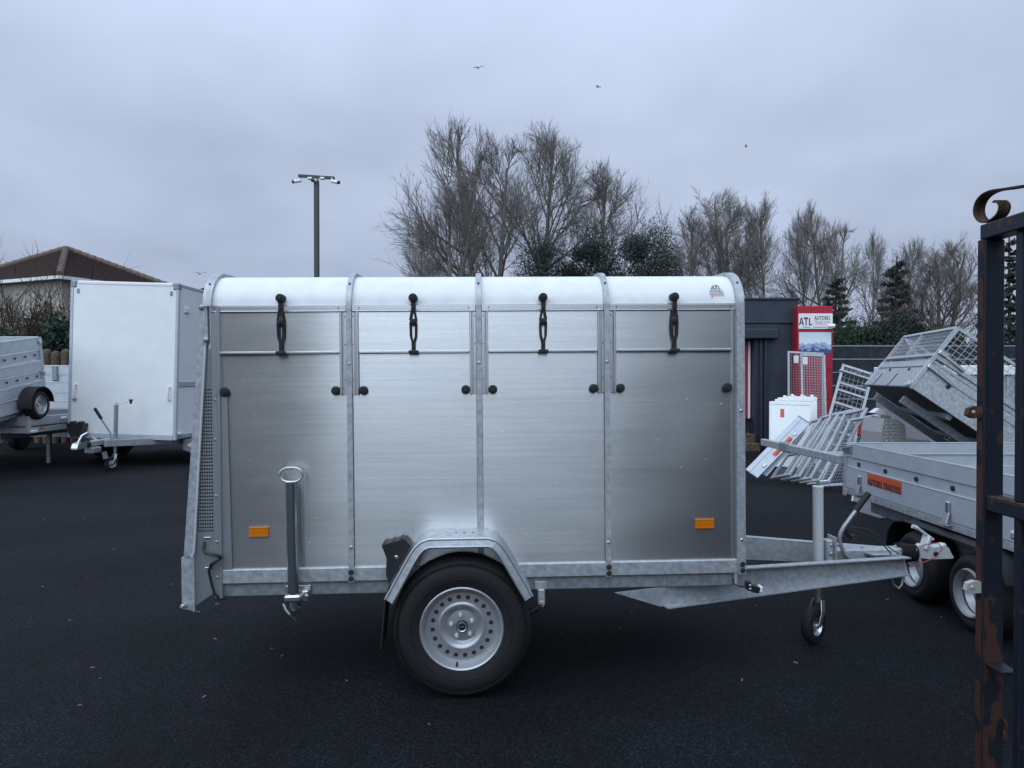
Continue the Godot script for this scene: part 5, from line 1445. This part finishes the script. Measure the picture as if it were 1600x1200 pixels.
	for z in [1.21, 1.83]:
		wheel(t, Transform3D(Basis(Vector3.UP, -PI / 2), Vector3(-0.085, 0.23, z)), 0.23, 0.138, 0.19, 8, false, 2.6)
		wheel(t, Transform3D(Basis(Vector3.UP, PI / 2), Vector3(W + 0.085, 0.23, z)), 0.23, 0.138, 0.19, 8, false)
	part(t, "mudguard", Mb.new().sheet([Vector2(0.86, 0.26), Vector2(0.90, 0.40), Vector2(0.98, 0.48), Vector2(1.1, 0.505), Vector2(1.95, 0.505), Vector2(2.08, 0.47), Vector2(2.14, 0.36)], -0.10, 0.09, 0.008, Transform3D(Basis(Vector3(0, 0, 1), Vector3(0, 1, 0), Vector3(1, 0, 0)), Vector3())), M.black_plastic)
	part(t, "drawbar", Mb.new().bar(Vector3(-0.02, 0.795, -0.02), Vector3(-0.13, 0.80, -1.6), 0.05, 0.07, Vector3.UP, 0.006), M.galvanised_steel)
	part(t, "drawbar_stop", Mb.new().box(Vector3(-0.09, 0.80, -1.05), Vector3(0.07, 0.09, 0.2), 0.01), M.galvanised_dull)

func drawbar_right() -> void:
	# coupling end of a trailer that stands outside the frame
	var p := at(1592, 860, 3.05)
	var t := thing("parked_trailer", "galvanised trailer drawbar with black jockey tube seen through the gate", "trailer", Transform3D(Basis(Vector3.UP, deg_to_rad(6)), Vector3(p.x + 0.02, 0, p.z)))
	part(t, "drawbar", Mb.new().span(Vector3(0.0, 0.70, -0.06), Vector3(1.3, 0.79, 0.06), 0.012).span(Vector3(-0.03, 0.80, -0.05), Vector3(0.9, 0.84, 0.05), 0.01), M.galvanised_steel)
	part(t, "coupling_lever", Mb.new().bar(Vector3(-0.01, 0.88, 0), Vector3(0.09, 0.94, 0), 0.03, 0.02, Vector3.UP, 0.006).bar(Vector3(-0.01, 0.89, 0.0), Vector3(0.0, 0.83, 0), 0.03, 0.02, Vector3.FORWARD, 0.006), M.zinc_bright)
	part(t, "jockey_tube", Mb.new().tube([Vector3(0.045, 0.30, 0.10), Vector3(0.055, 0.72, 0.10)], 0.04, 18).disc(Vector3(0.055, 0.66, 0.10), Vector3.UP, 0.05, 0.03, 18, 0.005), M.pole_paint)
	part(t, "jockey_foot", Mb.new().span(Vector3(0.0, 0.0, 0.06), Vector3(0.10, 0.02, 0.14), 0.004).tube([Vector3(0.045, 0.02, 0.10), Vector3(0.045, 0.31, 0.10)], 0.03, 16), M.zinc_tube)
	part(t, "clamp_plate", Mb.new().span(Vector3(-0.01, 0.44, 0.15), Vector3(0.3, 0.52, 0.165), 0.01), M.black_plastic)
	part(t, "brake_cable", Mb.new().tube([Vector3(0.0, 0.82, 0.06), Vector3(0.03, 0.76, 0.09), Vector3(0.09, 0.745, 0.09), Vector3(0.16, 0.78, 0.07)], 0.005, 8), M.cable_black)
	part(t, "load_bed", Mb.new().span(Vector3(1.0, 0.79, -0.8), Vector3(2.6, 1.1, 0.8), 0.01), M.aluminium_board)
	for z in [-0.95, 0.95]:
		wheel(t, Transform3D(Basis() if z > 0 else Basis(Vector3.UP, PI), Vector3(1.9, 0.3, z)), 0.3, 0.18, 0.17, 10, false)
	part(t, "axle", Mb.new().span(Vector3(1.86, 0.26, -0.85), Vector3(1.94, 0.34, 0.85)).span(Vector3(1.8, 0.3, -0.6), Vector3(2.0, 0.80, -0.5)).span(Vector3(1.8, 0.3, 0.5), Vector3(2.0, 0.80, 0.6)), M.galvanised_dull)

func tipper() -> void:
	var A := at(1424, 600, 7.2)
	var h := Vector3(0.975, 0, 0.22).normalized()
	var zd := Vector3(-0.22, 0, 0.975).normalized()
	var til := deg_to_rad(36)
	var xd := h * cos(til) + Vector3.DOWN * sin(til)
	var yd := zd.cross(xd).normalized()
	var W := 1.74
	var org := A - zd * W
	var t := thing("tipping_trailer", "galvanised tipping trailer with raised bed and wire mesh cage", "trailer", Transform3D(Basis(xd, yd, zd), org))
	var L := 1.85
	var top := 0.68
	part(t, "bed_floor", Mb.new().span(Vector3(0.01, -0.03, 0.01), Vector3(L, 0.0, W - 0.01)), M.plywood_dark)
	for x in [0.45, 0.9, 1.35]:
		part(t, "bed_joist", Mb.new().span(Vector3(x, -0.08, 0.05), Vector3(x + 0.05, -0.031, W - 0.05)), M.galvanised_dull)
	for z in [0.35, W - 0.35]:
		part(t, "bed_beam", Mb.new().span(Vector3(0.1, -0.16, z - 0.03), Vector3(L, -0.082, z + 0.03)), M.galvanised_dull)
	# end board
	part(t, "end_board", Mb.new().span(Vector3(0, -0.03, 0.02), Vector3(0.03, 0.21, W - 0.02), 0.005).span(Vector3(-0.004, 0.215, 0.02), Vector3(0.03, 0.30, W - 0.02), 0.005), M.galvanised_steel)
	for z in [0.35, 0.95]:
		part(t, "end_hinge", Mb.new().bar(Vector3(-0.012, -0.02, z), Vector3(-0.012, 0.14, z + 0.03), 0.05, 0.012, Vector3.LEFT, 0.004), M.galvanised_steel)
	for z in [0.6, 1.3]:
		part(t, "board_plug", Mb.new().disc(Vector3(-0.004, 0.18, z), Vector3.LEFT, 0.017, 0.008, 10), M.black_rubber)
	# side boards
	for z in [0.0, W - 0.03]:
		part(t, "side_board", Mb.new().span(Vector3(0.03, -0.03, z), Vector3(L, 0.14, z + 0.03), 0.004).span(Vector3(0.03, 0.14, z + 0.008), Vector3(L, 0.20, z + 0.022)).span(Vector3(0.03, 0.20, z), Vector3(L, 0.275, z + 0.03), 0.004).span(Vector3(0.03, 0.28, z + 0.005), Vector3(L, 0.31, z + 0.025), 0.004).span(Vector3(0.03, 0.33, z), Vector3(L, 0.375, z + 0.03), 0.004), M.galvanised_steel)
	for k in 4:
		part(t, "board_plug", Mb.new().disc(Vector3(0.28 + k * 0.4, 0.17, W - 0.008), Vector3(0, 0, 1), 0.019, 0.01, 12), M.black_rubber)
	part(t, "corner_post", Mb.new().span(Vector3(-0.01, -0.04, W - 0.035), Vector3(0.035, 0.31, W + 0.006), 0.006).disc(Vector3(-0.01, -0.01, W - 0.02), Vector3(-1, 0, 0.3), 0.035, 0.03, 14, 0.008), M.galvanised_steel)
	part(t, "corner_post", Mb.new().span(Vector3(-0.01, -0.04, -0.006), Vector3(0.035, 0.31, 0.035), 0.006), M.galvanised_steel)
	for y in [0.235, 0.40]:
		part(t, "over_centre_latch", Mb.new().box(Vector3(0.06, y, W + 0.014), Vector3(0.10, 0.05, 0.025), 0.008).box(Vector3(0.20, y - 0.02, W + 0.016), Vector3(0.20, 0.03, 0.02), 0.006, Basis(Vector3(0, 0, 1), -0.1)), M.zinc_bright)
	# mesh cage
	var cage := group_node(t, "mesh_cage")
	var bars := Mb.new()
	for z in [0.015, W - 0.015]:
		for x in [0.015, L - 0.02]:
			bars.bar(Vector3(x, 0.31, z), Vector3(x, top, z), 0.035, 0.035)
		bars.bar(Vector3(0, top, z), Vector3(L, top, z), 0.03, 0.03)
	for x in [0.015, L - 0.02]:
		for y in [0.36, top]:
			bars.bar(Vector3(x, y, 0), Vector3(x, y, W), 0.03, 0.03)
	bars.bar(Vector3(0.015, 0.36, W * 0.42), Vector3(0.015, top, W * 0.42), 0.03, 0.03)
	bars.bar(Vector3(0.02, top - 0.02, 0.1), Vector3(0.05, 0.38, W * 0.6), 0.025, 0.025)
	part(cage, "cage_frame", bars, M.galvanised_steel)
	var wire := Mb.new()
	var y := 0.39
	while y < top - 0.02:
		wire.bar(Vector3(0.015, y, 0.03), Vector3(0.015, y, W - 0.03), 0.005, 0.005)
		for z in [0.015, W - 0.015]:
			wire.bar(Vector3(0.03, y, z), Vector3(L, y, z), 0.005, 0.005)
		y += 0.05
	var zz := 0.06
	while zz < W:
		wire.bar(Vector3(0.018, 0.37, zz), Vector3(0.018, top, zz), 0.005, 0.005)
		zz += 0.05
	var xx := 0.07
	while xx < L:
		for z in [0.012, W - 0.012]:
			wire.bar(Vector3(xx, 0.37, z), Vector3(xx, top, z), 0.005, 0.005)
		xx += 0.06
	part(cage, "wire_grid", wire, M.galvanised_steel).set_meta("kind", "stuff")
	# chassis under the raised bed, level with the ground
	var inv := t.transform.affine_inverse()
	var W0 := func(x: float, yy: float, z: float) -> Vector3: return inv * (Vector3(A.x, 0, A.z) + h * x + Vector3.UP * yy - zd * z)
	var gup := (inv.basis * Vector3.UP).normalized()
	for z in [0.35, 1.35]:
		part(t, "chassis_beam", Mb.new().bar(W0.call(0.0, 0.50, z), W0.call(2.1, 0.50, z), 0.07, 0.12, gup), M.galvanised_dull)
		part(t, "prop_leg", Mb.new().bar(W0.call(0.1, 0.0, z), W0.call(0.1, 0.45, z), 0.05, 0.05), M.galvanised_dull)
	for x in [0.0, 1.0, 2.0]:
		part(t, "chassis_cross", Mb.new().bar(W0.call(x + 0.04, 0.50, 0.38), W0.call(x + 0.04, 0.50, 1.32), 0.06, 0.1, gup), M.galvanised_dull)
	part(t, "hydraulic_ram", Mb.new().tube([W0.call(0.95, 0.50, 0.85), W0.call(0.62, 0.83, 0.85)], 0.035, 12), M.galvanised_dull)
	for z in [0.14, 1.60]:
		var b := inv.basis * (Basis(h, Vector3.UP, zd) if z < 1.0 else Basis(-h, Vector3.UP, -zd))
		for x in [1.15, 1.75]:
			wheel(t, Transform3D(b.orthonormalized(), W0.call(x, 0.27, z + (-0.16 if z < 1.0 else 0.16))), 0.27, 0.16, 0.16, 10, false)
		part(t, "axle", Mb.new().bar(W0.call(1.15, 0.27, 0.2), W0.call(1.15, 0.27, 1.5), 0.06, 0.06, gup).bar(W0.call(1.75, 0.27, 0.2), W0.call(1.75, 0.27, 1.5), 0.06, 0.06, gup).bar(W0.call(1.45, 0.27, 0.35), W0.call(1.45, 0.47, 0.35), 0.7, 0.06, h), M.galvanised_dull)

# a framed mesh panel; local x across, y up the panel, resting on its lower edge
func mesh_panel(called: String, label: String, t: Transform3D, w: float, h: float, cell: float, rails: Array, m: String, grp := "") -> Node3D:
	var o := thing(called, label, "mesh panel", t, grp)
	var fr := Mb.new()
	for x in [0.0, w]:
		fr.bar(Vector3(x, 0.0, 0), Vector3(x, h, 0), 0.04, 0.035, Vector3.FORWARD, 0.004)
	for y in [0.02, h - 0.02]:
		fr.bar(Vector3(0, y, 0), Vector3(w, y, 0), 0.035, 0.04, Vector3.UP, 0.004)
	part(o, "frame", fr, M[m])
	for y in rails:
		part(o, "rail", Mb.new().bar(Vector3(0.02, y, 0), Vector3(w - 0.02, y, 0), 0.03, 0.035, Vector3.UP, 0.003), M[m])
	var wr := Mb.new()
	var x := cell
	while x < w - 0.02:
		wr.bar(Vector3(x, 0.03, 0.004), Vector3(x, h - 0.03, 0.004), 0.0035, 0.0035, Vector3.FORWARD)
		x += cell
	var y := cell
	while y < h - 0.02:
		wr.bar(Vector3(0.02, y, -0.002), Vector3(w - 0.02, y, -0.002), 0.0035, 0.0035)
		y += cell
	part(o, "wire_grid", wr, M[m]).set_meta("kind", "stuff")
	return o

func leaning(base: Vector3, top: Vector3, across: Vector3) -> Transform3D:   # y runs up the panel from base to top, x along across
	var y := (top - base).normalized()
	var x := (across - y * across.dot(y)).normalized()
	return Transform3D(Basis(x, y, x.cross(y)), base)

func ground_at(px: float, depth: float, lift := 0.02) -> Vector3:
	var p := at(px, 600, depth)
	return Vector3(p.x, lift, p.z)

func clutter() -> void:
	# two cage sides against the red tower
	var a := ground_at(1233, 14.0)
	mesh_panel("cage_side", "tall galvanised mesh cage side leaning on the red sign tower", leaning(a, at(1232, 549, 14.3), Vector3.RIGHT), 0.66, 1.98, 0.05, [0.62], "galvanised_steel")
	mesh_panel("cage_side", "narrower mesh cage side with pale tag in front of another", leaning(ground_at(1256, 13.4), at(1252, 553, 13.75), Vector3.RIGHT), 0.42, 1.92, 0.05, [0.56], "galvanised_steel")
	for s in [[1243, 560, 14.25, "pale paper tag hanging on the tall cage side"], [1257, 562, 13.70, "pale paper tag hanging on the narrower cage side"]]:
		var p := at(s[0], s[1], s[2])
		var tg := part(self, numbered("paper_tag"), Mb.new().span(p + Vector3(-0.045, -0.09, 0.03), p + Vector3(0.045, 0.05, 0.034)).tube([p + Vector3(0, 0.045, 0.032), p + Vector3(0, 0.12, 0.02)], 0.004, 6), M.white_plastic)
		tag(tg, s[3], "tag", "paper tags on cage sides")
	# white boards
	var k := 0
	for s in [[1203, 628, 12.2, 0.62, "white board with orange mark at the front of the white stack"], [1216, 622, 12.5, 0.55, "white board in the middle of the white stack"], [1228, 620, 12.8, 0.50, "white board at the back of the white stack"]]:
		var t := thing("white_board", s[4], "board", leaning(ground_at(s[0], s[2] - 0.25), at(s[0], s[1], s[2]), Vector3(0.95, 0, 0.25)))
		var hh := at(s[0], s[1], s[2]).distance_to(ground_at(s[0], s[2] - 0.25))
		part(t, "board", Mb.new().span(Vector3(0, 0, 0), Vector3(s[3], hh, 0.035), 0.004), M.white_panel)
		part(t, "edge_profile", Mb.new().span(Vector3(-0.012, 0, -0.006), Vector3(0.012, hh, 0.042), 0.003).span(Vector3(0.013, hh - 0.05, -0.006), Vector3(s[3], hh + 0.006, 0.042), 0.003), M.white_roof)
		if k == 0:
			part(t, "orange_mark", Mb.new().span(Vector3(0.16, hh - 0.26, 0.036), Vector3(0.22, hh - 0.12, 0.038)), M.sticker_orange)
		for j in 3:
			part(t, "hinge", Mb.new().box(Vector3(0.1 + j * 0.16, hh + 0.02, 0.02), Vector3(0.05, 0.05, 0.04), 0.008), M.white_roof)
		k += 1
	# aluminium side board with sticker, leaning
	var b0 := ground_at(1165, 10.3, 0.17)
	var b1 := at(1246, 652, 10.75)
	var t2 := thing("loose_side_board", "loose aluminium side board with orange lettered sticker leaning over", "board", leaning(b0, b1, Vector3(1, 0, 0.12)))
	var hl := b0.distance_to(b1)
	part(t2, "board", Mb.new().span(Vector3(0.0, 0, 0), Vector3(0.06, hl, 0.03), 0.004).span(Vector3(0.06, 0, 0.004), Vector3(0.10, hl, 0.026)).span(Vector3(0.10, 0, 0), Vector3(0.20, hl, 0.03), 0.004), M.aluminium_board)
	part(t2, "board_edge", Mb.new().span(Vector3(0.056, 0, 0.024), Vector3(0.064, hl, 0.036), 0.003), M.aluminium_profile)
	part(t2, "end_cap", Mb.new().span(Vector3(-0.002, hl, -0.004), Vector3(0.202, hl + 0.02, 0.034), 0.003), M.galvanised_dull)
	var so := part(t2, "dealer_sticker", Mb.new().span(Vector3(0.115, hl * 0.36, 0.031), Vector3(0.175, hl * 0.36 + 0.42, 0.033)), M.sticker_orange)
	text(so, "lettering", "AUTOBIL TRAILERS", 0.036, M.ink_dark, Transform3D(Basis(Vector3(0, 0, 1), PI / 2), Vector3(0.163, hl * 0.36 + 0.21, 0.0335)), 0.82)
	for y in [0.18, 0.76]:
		part(t2, "drop_latch", Mb.new().box(Vector3(0.15, hl * y, 0.04), Vector3(0.03, 0.07, 0.02), 0.006), M.zinc_bright)
	var t3 := thing("loose_side_board", "plain aluminium board leaning behind the one with the orange sticker", "board", leaning(b0 + Vector3(0.20, -0.03, -0.12), b1 + Vector3(0.17, -0.02, -0.16), Vector3(1, 0, 0.12)))
	part(t3, "board", Mb.new().span(Vector3(0, 0, 0), Vector3(0.15, hl - 0.1, 0.03), 0.004), M.aluminium_board)
	part(t3, "board_edge", Mb.new().span(Vector3(0.14, 0, 0.024), Vector3(0.152, hl - 0.1, 0.036), 0.003), M.aluminium_profile)
	# stack of mesh ramps leaning to the right
	var ramps := [
		[1206, 10.5, 1268, 658, 11.1, 0.34, "outermost mesh ramp of the stack next to the loose boards"],
		[1222, 10.35, 1284, 652, 10.9, 0.34, "second mesh ramp of the stack beside the loose boards"],
		[1238, 10.2, 1300, 648, 10.7, 0.36, "third mesh ramp of the stack beside the loose boards"],
		[1252, 10.05, 1312, 646, 10.5, 0.36, "fourth mesh ramp of the stack beside the loose boards"],
		[1264, 9.9, 1322, 645, 10.3, 0.40, "fifth mesh ramp of the stack, near the dropside corner"],
		[1280, 9.7, 1330, 655, 10.0, 0.55, "foremost wide mesh ramp of the stack by the dropside trailer"]]
	for r in ramps:
		var p0 := ground_at(r[0], r[1])
		var p1 := at(r[2], r[3], r[4])
		mesh_panel("mesh_ramp", r[6], leaning(p0, p1, Vector3(0.12, 0, 1.0)), r[5], p0.distance_to(p1), 0.05, [0.5], "galvanised_steel", "mesh ramps leaning together")
	# long mesh ramp standing highest
	var q0 := at(1296, 660, 11.6)
	var q1 := at(1318, 569, 11.8)
	var base := q0 + (q0 - q1) * 0.92
	var lr := mesh_panel("loading_ramp", "tall slatted loading ramp rising above the mesh ramps", leaning(Vector3(q0.x - (q1.x - q0.x) * 1.0, 0.02, q0.z + 0.2), q1, Vector3(1, 0, 0.05)), 0.46, Vector3(q0.x - (q1.x - q0.x), 0.02, q0.z + 0.2).distance_to(q1), 0.07, [0.5, 0.72, 0.94, 1.16, 1.38, 1.5], "galvanised_steel")
	part(lr, "top_plate", Mb.new().span(Vector3(-0.04, 1.68, -0.02), Vector3(0.8, 1.71, 0.05), 0.004), M.galvanised_steel)
	# bundle behind the dropside trailer
	k = 0
	for s in [[1345, 662, "red lamp board standing behind the dropside trailer", "aluminium_board"], [1357, 650, "grey upright board next to the red lamp board", "aluminium_board"], [1370, 648, "ribbed dull upright next to the tread plate", "galvanised_dull"]]:
		var d: float = 8.6 - k * 0.25
		var p0 := ground_at(s[0] - 12, d)
		var p1 := at(s[0] + 6, s[1], d + 0.2)
		var t := thing("upright_board", s[2], "board", leaning(p0, p1, Vector3(1, 0, 0.1)), "boards standing behind the dropside trailer")
		var hh := p0.distance_to(p1)
		part(t, "board", Mb.new().span(Vector3(0, 0, 0), Vector3(0.10, hh, 0.03), 0.004), M[s[3]])
		part(t, "board_edge", Mb.new().span(Vector3(-0.016, 0, -0.004), Vector3(0.0, hh, 0.036), 0.003), M.sign_white if k == 0 else M.galvanised_steel)
		if k == 0:
			part(t, "red_lamp", Mb.new().span(Vector3(-0.07, hh - 0.16, 0), Vector3(-0.018, hh - 0.03, 0.03), 0.005), M.red_plastic)
		k += 1
	var tp := thing("tool_chest", "tread plate tool chest with sloping end under the raised bed", "tool box", Transform3D(Basis(Vector3.UP, 0.15), ground_at(1374, 7.7, 0.0)))
	part(tp, "chest_body", Mb.new().prism([Vector2(0.02, 0.0), Vector2(0.62, 0.0), Vector2(0.60, 0.80), Vector2(0.32, 0.80), Vector2(0.30, 0.97), Vector2(0.22, 1.03), Vector2(0.06, 1.04), Vector2(0.03, 0.9)], -0.35), M.tread_plate)
	var studs := Mb.new()
	for i in 9:
		for j in 22:
			var x := 0.05 + i * 0.035
			var y := 0.25 + j * 0.035
			if x < 0.28 and y < 1.0 or y < 0.78:
				studs.box(Vector3(x + (0.017 if j % 2 else 0.0), y, 0.002), Vector3(0.024, 0.007, 0.004), 0.001, Basis(Vector3(0, 0, 1), 0.7 if (i + j) % 2 else -0.7))
	part(tp, "tread_pattern", studs, M.zinc_bright).set_meta("kind", "stuff")
	# white ribbed van body behind the cage
	var z := -10.6
	var x0 := at(1487, 600, 10.6).x
	var c := thing("container", "pale ribbed metal container with white top rail behind the tipping trailer", "container", Transform3D(Basis(), Vector3(x0, 0, z)))
	var ch := at(1520, 571, 10.6).y
	part(c, "body", Mb.new().span(Vector3(0, 0.0, -2.2), Vector3(4.5, ch - 0.14, 0.0)), M.galvanised_steel)
	for i in 36:
		part(c, "rib", Mb.new().span(Vector3(0.03 + i * 0.125, 0.05, 0.0005), Vector3(0.08 + i * 0.125, ch - 0.15, 0.03), 0.008), M.galvanised_steel)
	part(c, "top_rail", Mb.new().span(Vector3(-0.03, ch - 0.139, -2.23), Vector3(4.53, ch, 0.05), 0.01), M.white_panel)
	var wp := thing("folded_sheet", "white folded sheet lying on the upright boards", "sheet", Transform3D(Basis(), at(1375, 645, 8.3)))
	part(wp, "sheet", Mb.new().prism([Vector2(-0.07, 0.0), Vector2(0.07, -0.03), Vector2(0.05, 0.035), Vector2(0.0, 0.05)], -0.12), M.white_plastic)

# ---------------------------------------------------------------- the open gate
func gate() -> void:
	var gx := 1.585
	var zp := -2.50
	var t := thing("steel_gate", "dark flaking steel gate standing open, with rusty scroll on top", "gate", Transform3D(Basis(), Vector3(gx, 0, 0)))
	var ztop := at(1520, 352, 2.5).y
	part(t, "gate_post", Mb.new().span(Vector3(0, 0.15, zp), Vector3(0.068, ztop - 0.052, zp + 0.03), 0.004), M.gate_paint)
	part(t, "gate_post", Mb.new().span(Vector3(-0.003, 0.15, zp - 0.004), Vector3(0.0, ztop - 0.052, zp + 0.026)), M.gate_flaked)
	part(t, "flaked_sleeve", Mb.new().span(Vector3(0.002, 0.15, zp + 0.03), Vector3(0.066, 0.74, zp + 0.034)), M.gate_flaked, "lower post face where the paint has flaked to rust")
	part(t, "top_rail", Mb.new().span(Vector3(0, ztop - 0.051, zp), Vector3(0.068, ztop, 0.6), 0.004), M.gate_paint)
	part(t, "middle_rail", Mb.new().span(Vector3(0.005, 1.035, zp + 0.0305), Vector3(0.062, 1.083, 0.6), 0.004), M.gate_paint)
	part(t, "rusted_edge", Mb.new().span(Vector3(0.007, 1.0835, zp + 0.034), Vector3(0.060, 1.0855, 0.6)), M.rusty_iron, "rust along the top of the middle rail")
	part(t, "bottom_rail", Mb.new().span(Vector3(0, 0.10, zp), Vector3(0.068, 0.149, 0.6), 0.004), M.gate_flaked)
	for i in 18:
		var zb := zp + 0.165 + i * 0.155
		part(t, "gate_bar", Mb.new().span(Vector3(0.02, 0.150, zb - 0.016), Vector3(0.052, 1.034, zb + 0.016), 0.003), M.gate_paint)
		part(t, "gate_bar", Mb.new().span(Vector3(0.02, 1.086, zb - 0.016), Vector3(0.052, ztop - 0.052, zb + 0.016), 0.003), M.gate_paint)
	part(t, "drop_bolt_plate", Mb.new().span(Vector3(0.006, 0.515, zp + 0.0345), Vector3(0.064, 0.525, zp + 0.12), 0.002), M.gate_paint)
	for y in [0.33, 0.30]:
		part(t, "drop_bolt", Mb.new().span(Vector3(0.068, y - 0.03, zp + 0.012), Vector3(0.075, y, zp + 0.05), 0.003), M.rusty_iron)
	# slotted latch lugs
	for y in [at(1490, 643, 2.5).y, at(1490, 914, 2.5).y]:
		var lug := part(t, "latch_lug", Mb.new().prism([Vector2(-0.050, -0.012), Vector2(-0.044, 0.012), Vector2(-0.02, 0.020), Vector2(0.0, 0.017), Vector2(0.0, -0.020), Vector2(-0.03, -0.022)], 0.022, Transform3D(Basis(), Vector3(-0.003, y, zp + 0.004))), M.rusty_iron if y > 1.0 else M.pale_metal)
		part(lug, "lug_pin", Mb.new().disc(Vector3(-0.034, y, zp + 0.026), Vector3(0, 0, 1), 0.006, 0.006, 10, 0.002), M.pale_metal)
	# scroll: a flat strip bent in the plane of the gate
	var path := []
	for p in [[1556, 316], [1558, 313.5], [1563, 316], [1566, 322], [1564.5, 330], [1560, 337], [1552, 343.5], [1543, 347.2], [1536, 346.5], [1530, 341.5], [1526.5, 334], [1526.5, 324], [1530, 314], [1536.5, 306], [1545, 300.5], [1556, 297], [1575, 294.5], [1600, 290.5], [1680, 279]]:
		var d: float = FOCAL * (gx + 0.03) / (p[0] - 800.0)
		var w := at(p[0], p[1], d)
		path.append(Vector2(w.z, w.y))
	var curve := Curve2D.new()
	for i in path.size():
		var tng: Vector2 = (path[mini(i + 1, path.size() - 1)] - path[maxi(i - 1, 0)]) / 6.0
		curve.add_point(path[i], -tng, tng)
	var fine := []
	var len := curve.get_baked_length()
	for i in 61:
		fine.append(curve.sample_baked(len * i / 60.0, true))
	part(t, "scroll", Mb.new().sheet(fine, 0.014, 0.054, 0.005, Transform3D(Basis(Vector3(0, 0, 1), Vector3(0, 1, 0), Vector3(1, 0, 0)), Vector3())), M.rusty_iron)
	# hinge post that carries the gate, behind the camera's right shoulder
	var hp := thing("hinge_post", "square steel post carrying the open gate", "post", Transform3D(Basis(), Vector3(gx, 0, 0.66)))
	part(hp, "post", Mb.new().span(Vector3(-0.02, 0, 0), Vector3(0.09, ztop + 0.1, 0.11), 0.004), M.gate_paint)
	part(hp, "hinge", Mb.new().span(Vector3(0.01, 0.4, -0.06), Vector3(0.06, 0.46, 0.0)).span(Vector3(0.01, 1.6, -0.06), Vector3(0.06, 1.66, 0.0)), M.rusty_iron)

func gull(px: float, py: float, d: float, roll: float, turn: float, label: String) -> void:
	var t := thing("flying_gull", label, "bird", Transform3D((Basis(Vector3.UP, turn) * Basis(Vector3(0, 0, 1), roll)).scaled(Vector3.ONE * 0.68), at(px, py, d)), "gulls in the sky")
	part(t, "body", Mb.new().tube([Vector3(0, 0, 0.2), Vector3(0, 0.02, 0.12), Vector3(0, 0.02, -0.02), Vector3(0, 0.0, -0.18), Vector3(0, 0, -0.26)], [0.01, 0.04, 0.055, 0.03, 0.02], 8), M.gull_grey)
	for s in [-1.0, 1.0]:
		part(t, "wing", Mb.new().prism([Vector2(0, 0.09), Vector2(0.22, 0.13), Vector2(0.26, 0.0), Vector2(0, -0.06)], 0.012, Transform3D(Basis(Vector3(s * 0.87, 0.48, 0), Vector3(0, 0, -1), Vector3(s * -0.48, 0.87, 0)), Vector3())).prism([Vector2(0, 0.13), Vector2(0.30, 0.02), Vector2(0.33, -0.05), Vector2(0.04, 0.0)], 0.01, Transform3D(Basis(Vector3(s * 0.98, -0.15, 0), Vector3(0, 0, -1), Vector3(s * 0.15, 0.98, 0)), Vector3(s * 0.2, 0.108, 0))), M.gull_grey)

func yard() -> void:
	var g := Mb.new()
	g.quad(Vector3(-250, 0, -300), Vector3(250, 0, -300), Vector3(250, 0, 80), Vector3(-250, 0, 80), Vector3.UP)
	structure("ground", g, M.tarmac, "dark new tarmac yard")
	# fallen leaves and straws
	var d := Mb.new()
	var r := RandomNumberGenerator.new()
	r.seed = 31
	for i in 70:
		var z := -r.randf_range(2.2, 8.0)
		var x := r.randf_range(-0.75, 0.75) * -z
		var a := r.randf() * TAU
		var L := r.randf_range(0.006, 0.025)
		d.box(Vector3(x, 0.004, z), Vector3(L, 0.004, L * r.randf_range(0.08, 0.3)), 0.0, Basis(Vector3.UP, a))
	var o := part(self, "fallen_leaves", d, M.dead_leaf, "scattered dry leaf bits and straws on the tarmac")
	o.set_meta("kind", "stuff")
	o.set_meta("category", "leaves")

# what the aluminium sheets mirror: buildings across the road, behind the camera
func street_side() -> void:
	var t := thing("brick_house", "brown brick building across the road behind the photographer", "building", Transform3D(Basis(), Vector3(-4.7, 0, 12)))
	part(t, "wall", Mb.new().span(Vector3(-9, 0, 0), Vector3(0, 8.2, 8)), M.brick_brown)
	part(t, "roof", Mb.new().prism([Vector2(-9.3, 8.2), Vector2(0.3, 8.2), Vector2(-4.5, 10.6)], 8.6, Transform3D(Basis(), Vector3(0, 0, -0.3))), M.roof_tile)
	for x in [-7.6, -5.2, -2.6]:
		part(t, "window", Mb.new().span(Vector3(x, 1.0, -0.02), Vector3(x + 1.2, 2.2, -0.001)), M.glass_dark)
	var w := thing("warehouse", "dark clad warehouse across the road behind the photographer", "building", Transform3D(Basis(), Vector3(6.8, 0, 12)))
	part(w, "wall", Mb.new().span(Vector3(0, 0, 0), Vector3(11, 8.0, 8)), M.cabin_paint)
	part(w, "roof", Mb.new().span(Vector3(-0.1, 8.0, -0.1), Vector3(11.1, 8.2, 8.1)), M.cabin_trim)
	part(w, "door", Mb.new().span(Vector3(2, 0, -0.03), Vector3(5, 3.2, -0.001)), M.aluminium_board)

func _ready() -> void:
	rng.seed = 1
	setup()
	materials()
	yard()
	livestock_trailer()
	gate()
	box_trailer()
	left_trailers()
	dropside_right()
	drawbar_right()
	tipper()
	cabin_and_sign()
	house()
	log_fence()
	camera_pole()
	clutter()
	vegetation()
	street_side()
	gull(748, 106, 40, 0.3, 0.4, "gull with raised wings high above the tall bare trees")
	gull(935, 136, 48, 0.1, 1.0, "gull gliding above the bare tree of middle height")
	gull(1166, 229, 55, -0.1, 1.3, "small gull over the broad bare tree")
	gull(642, 340, 34, 0.9, 0.3, "gull banking beside the smallest bare tree")
	gull(313, 428, 36, 0.1, 0.7, "distant gull above the rear roof hoop")
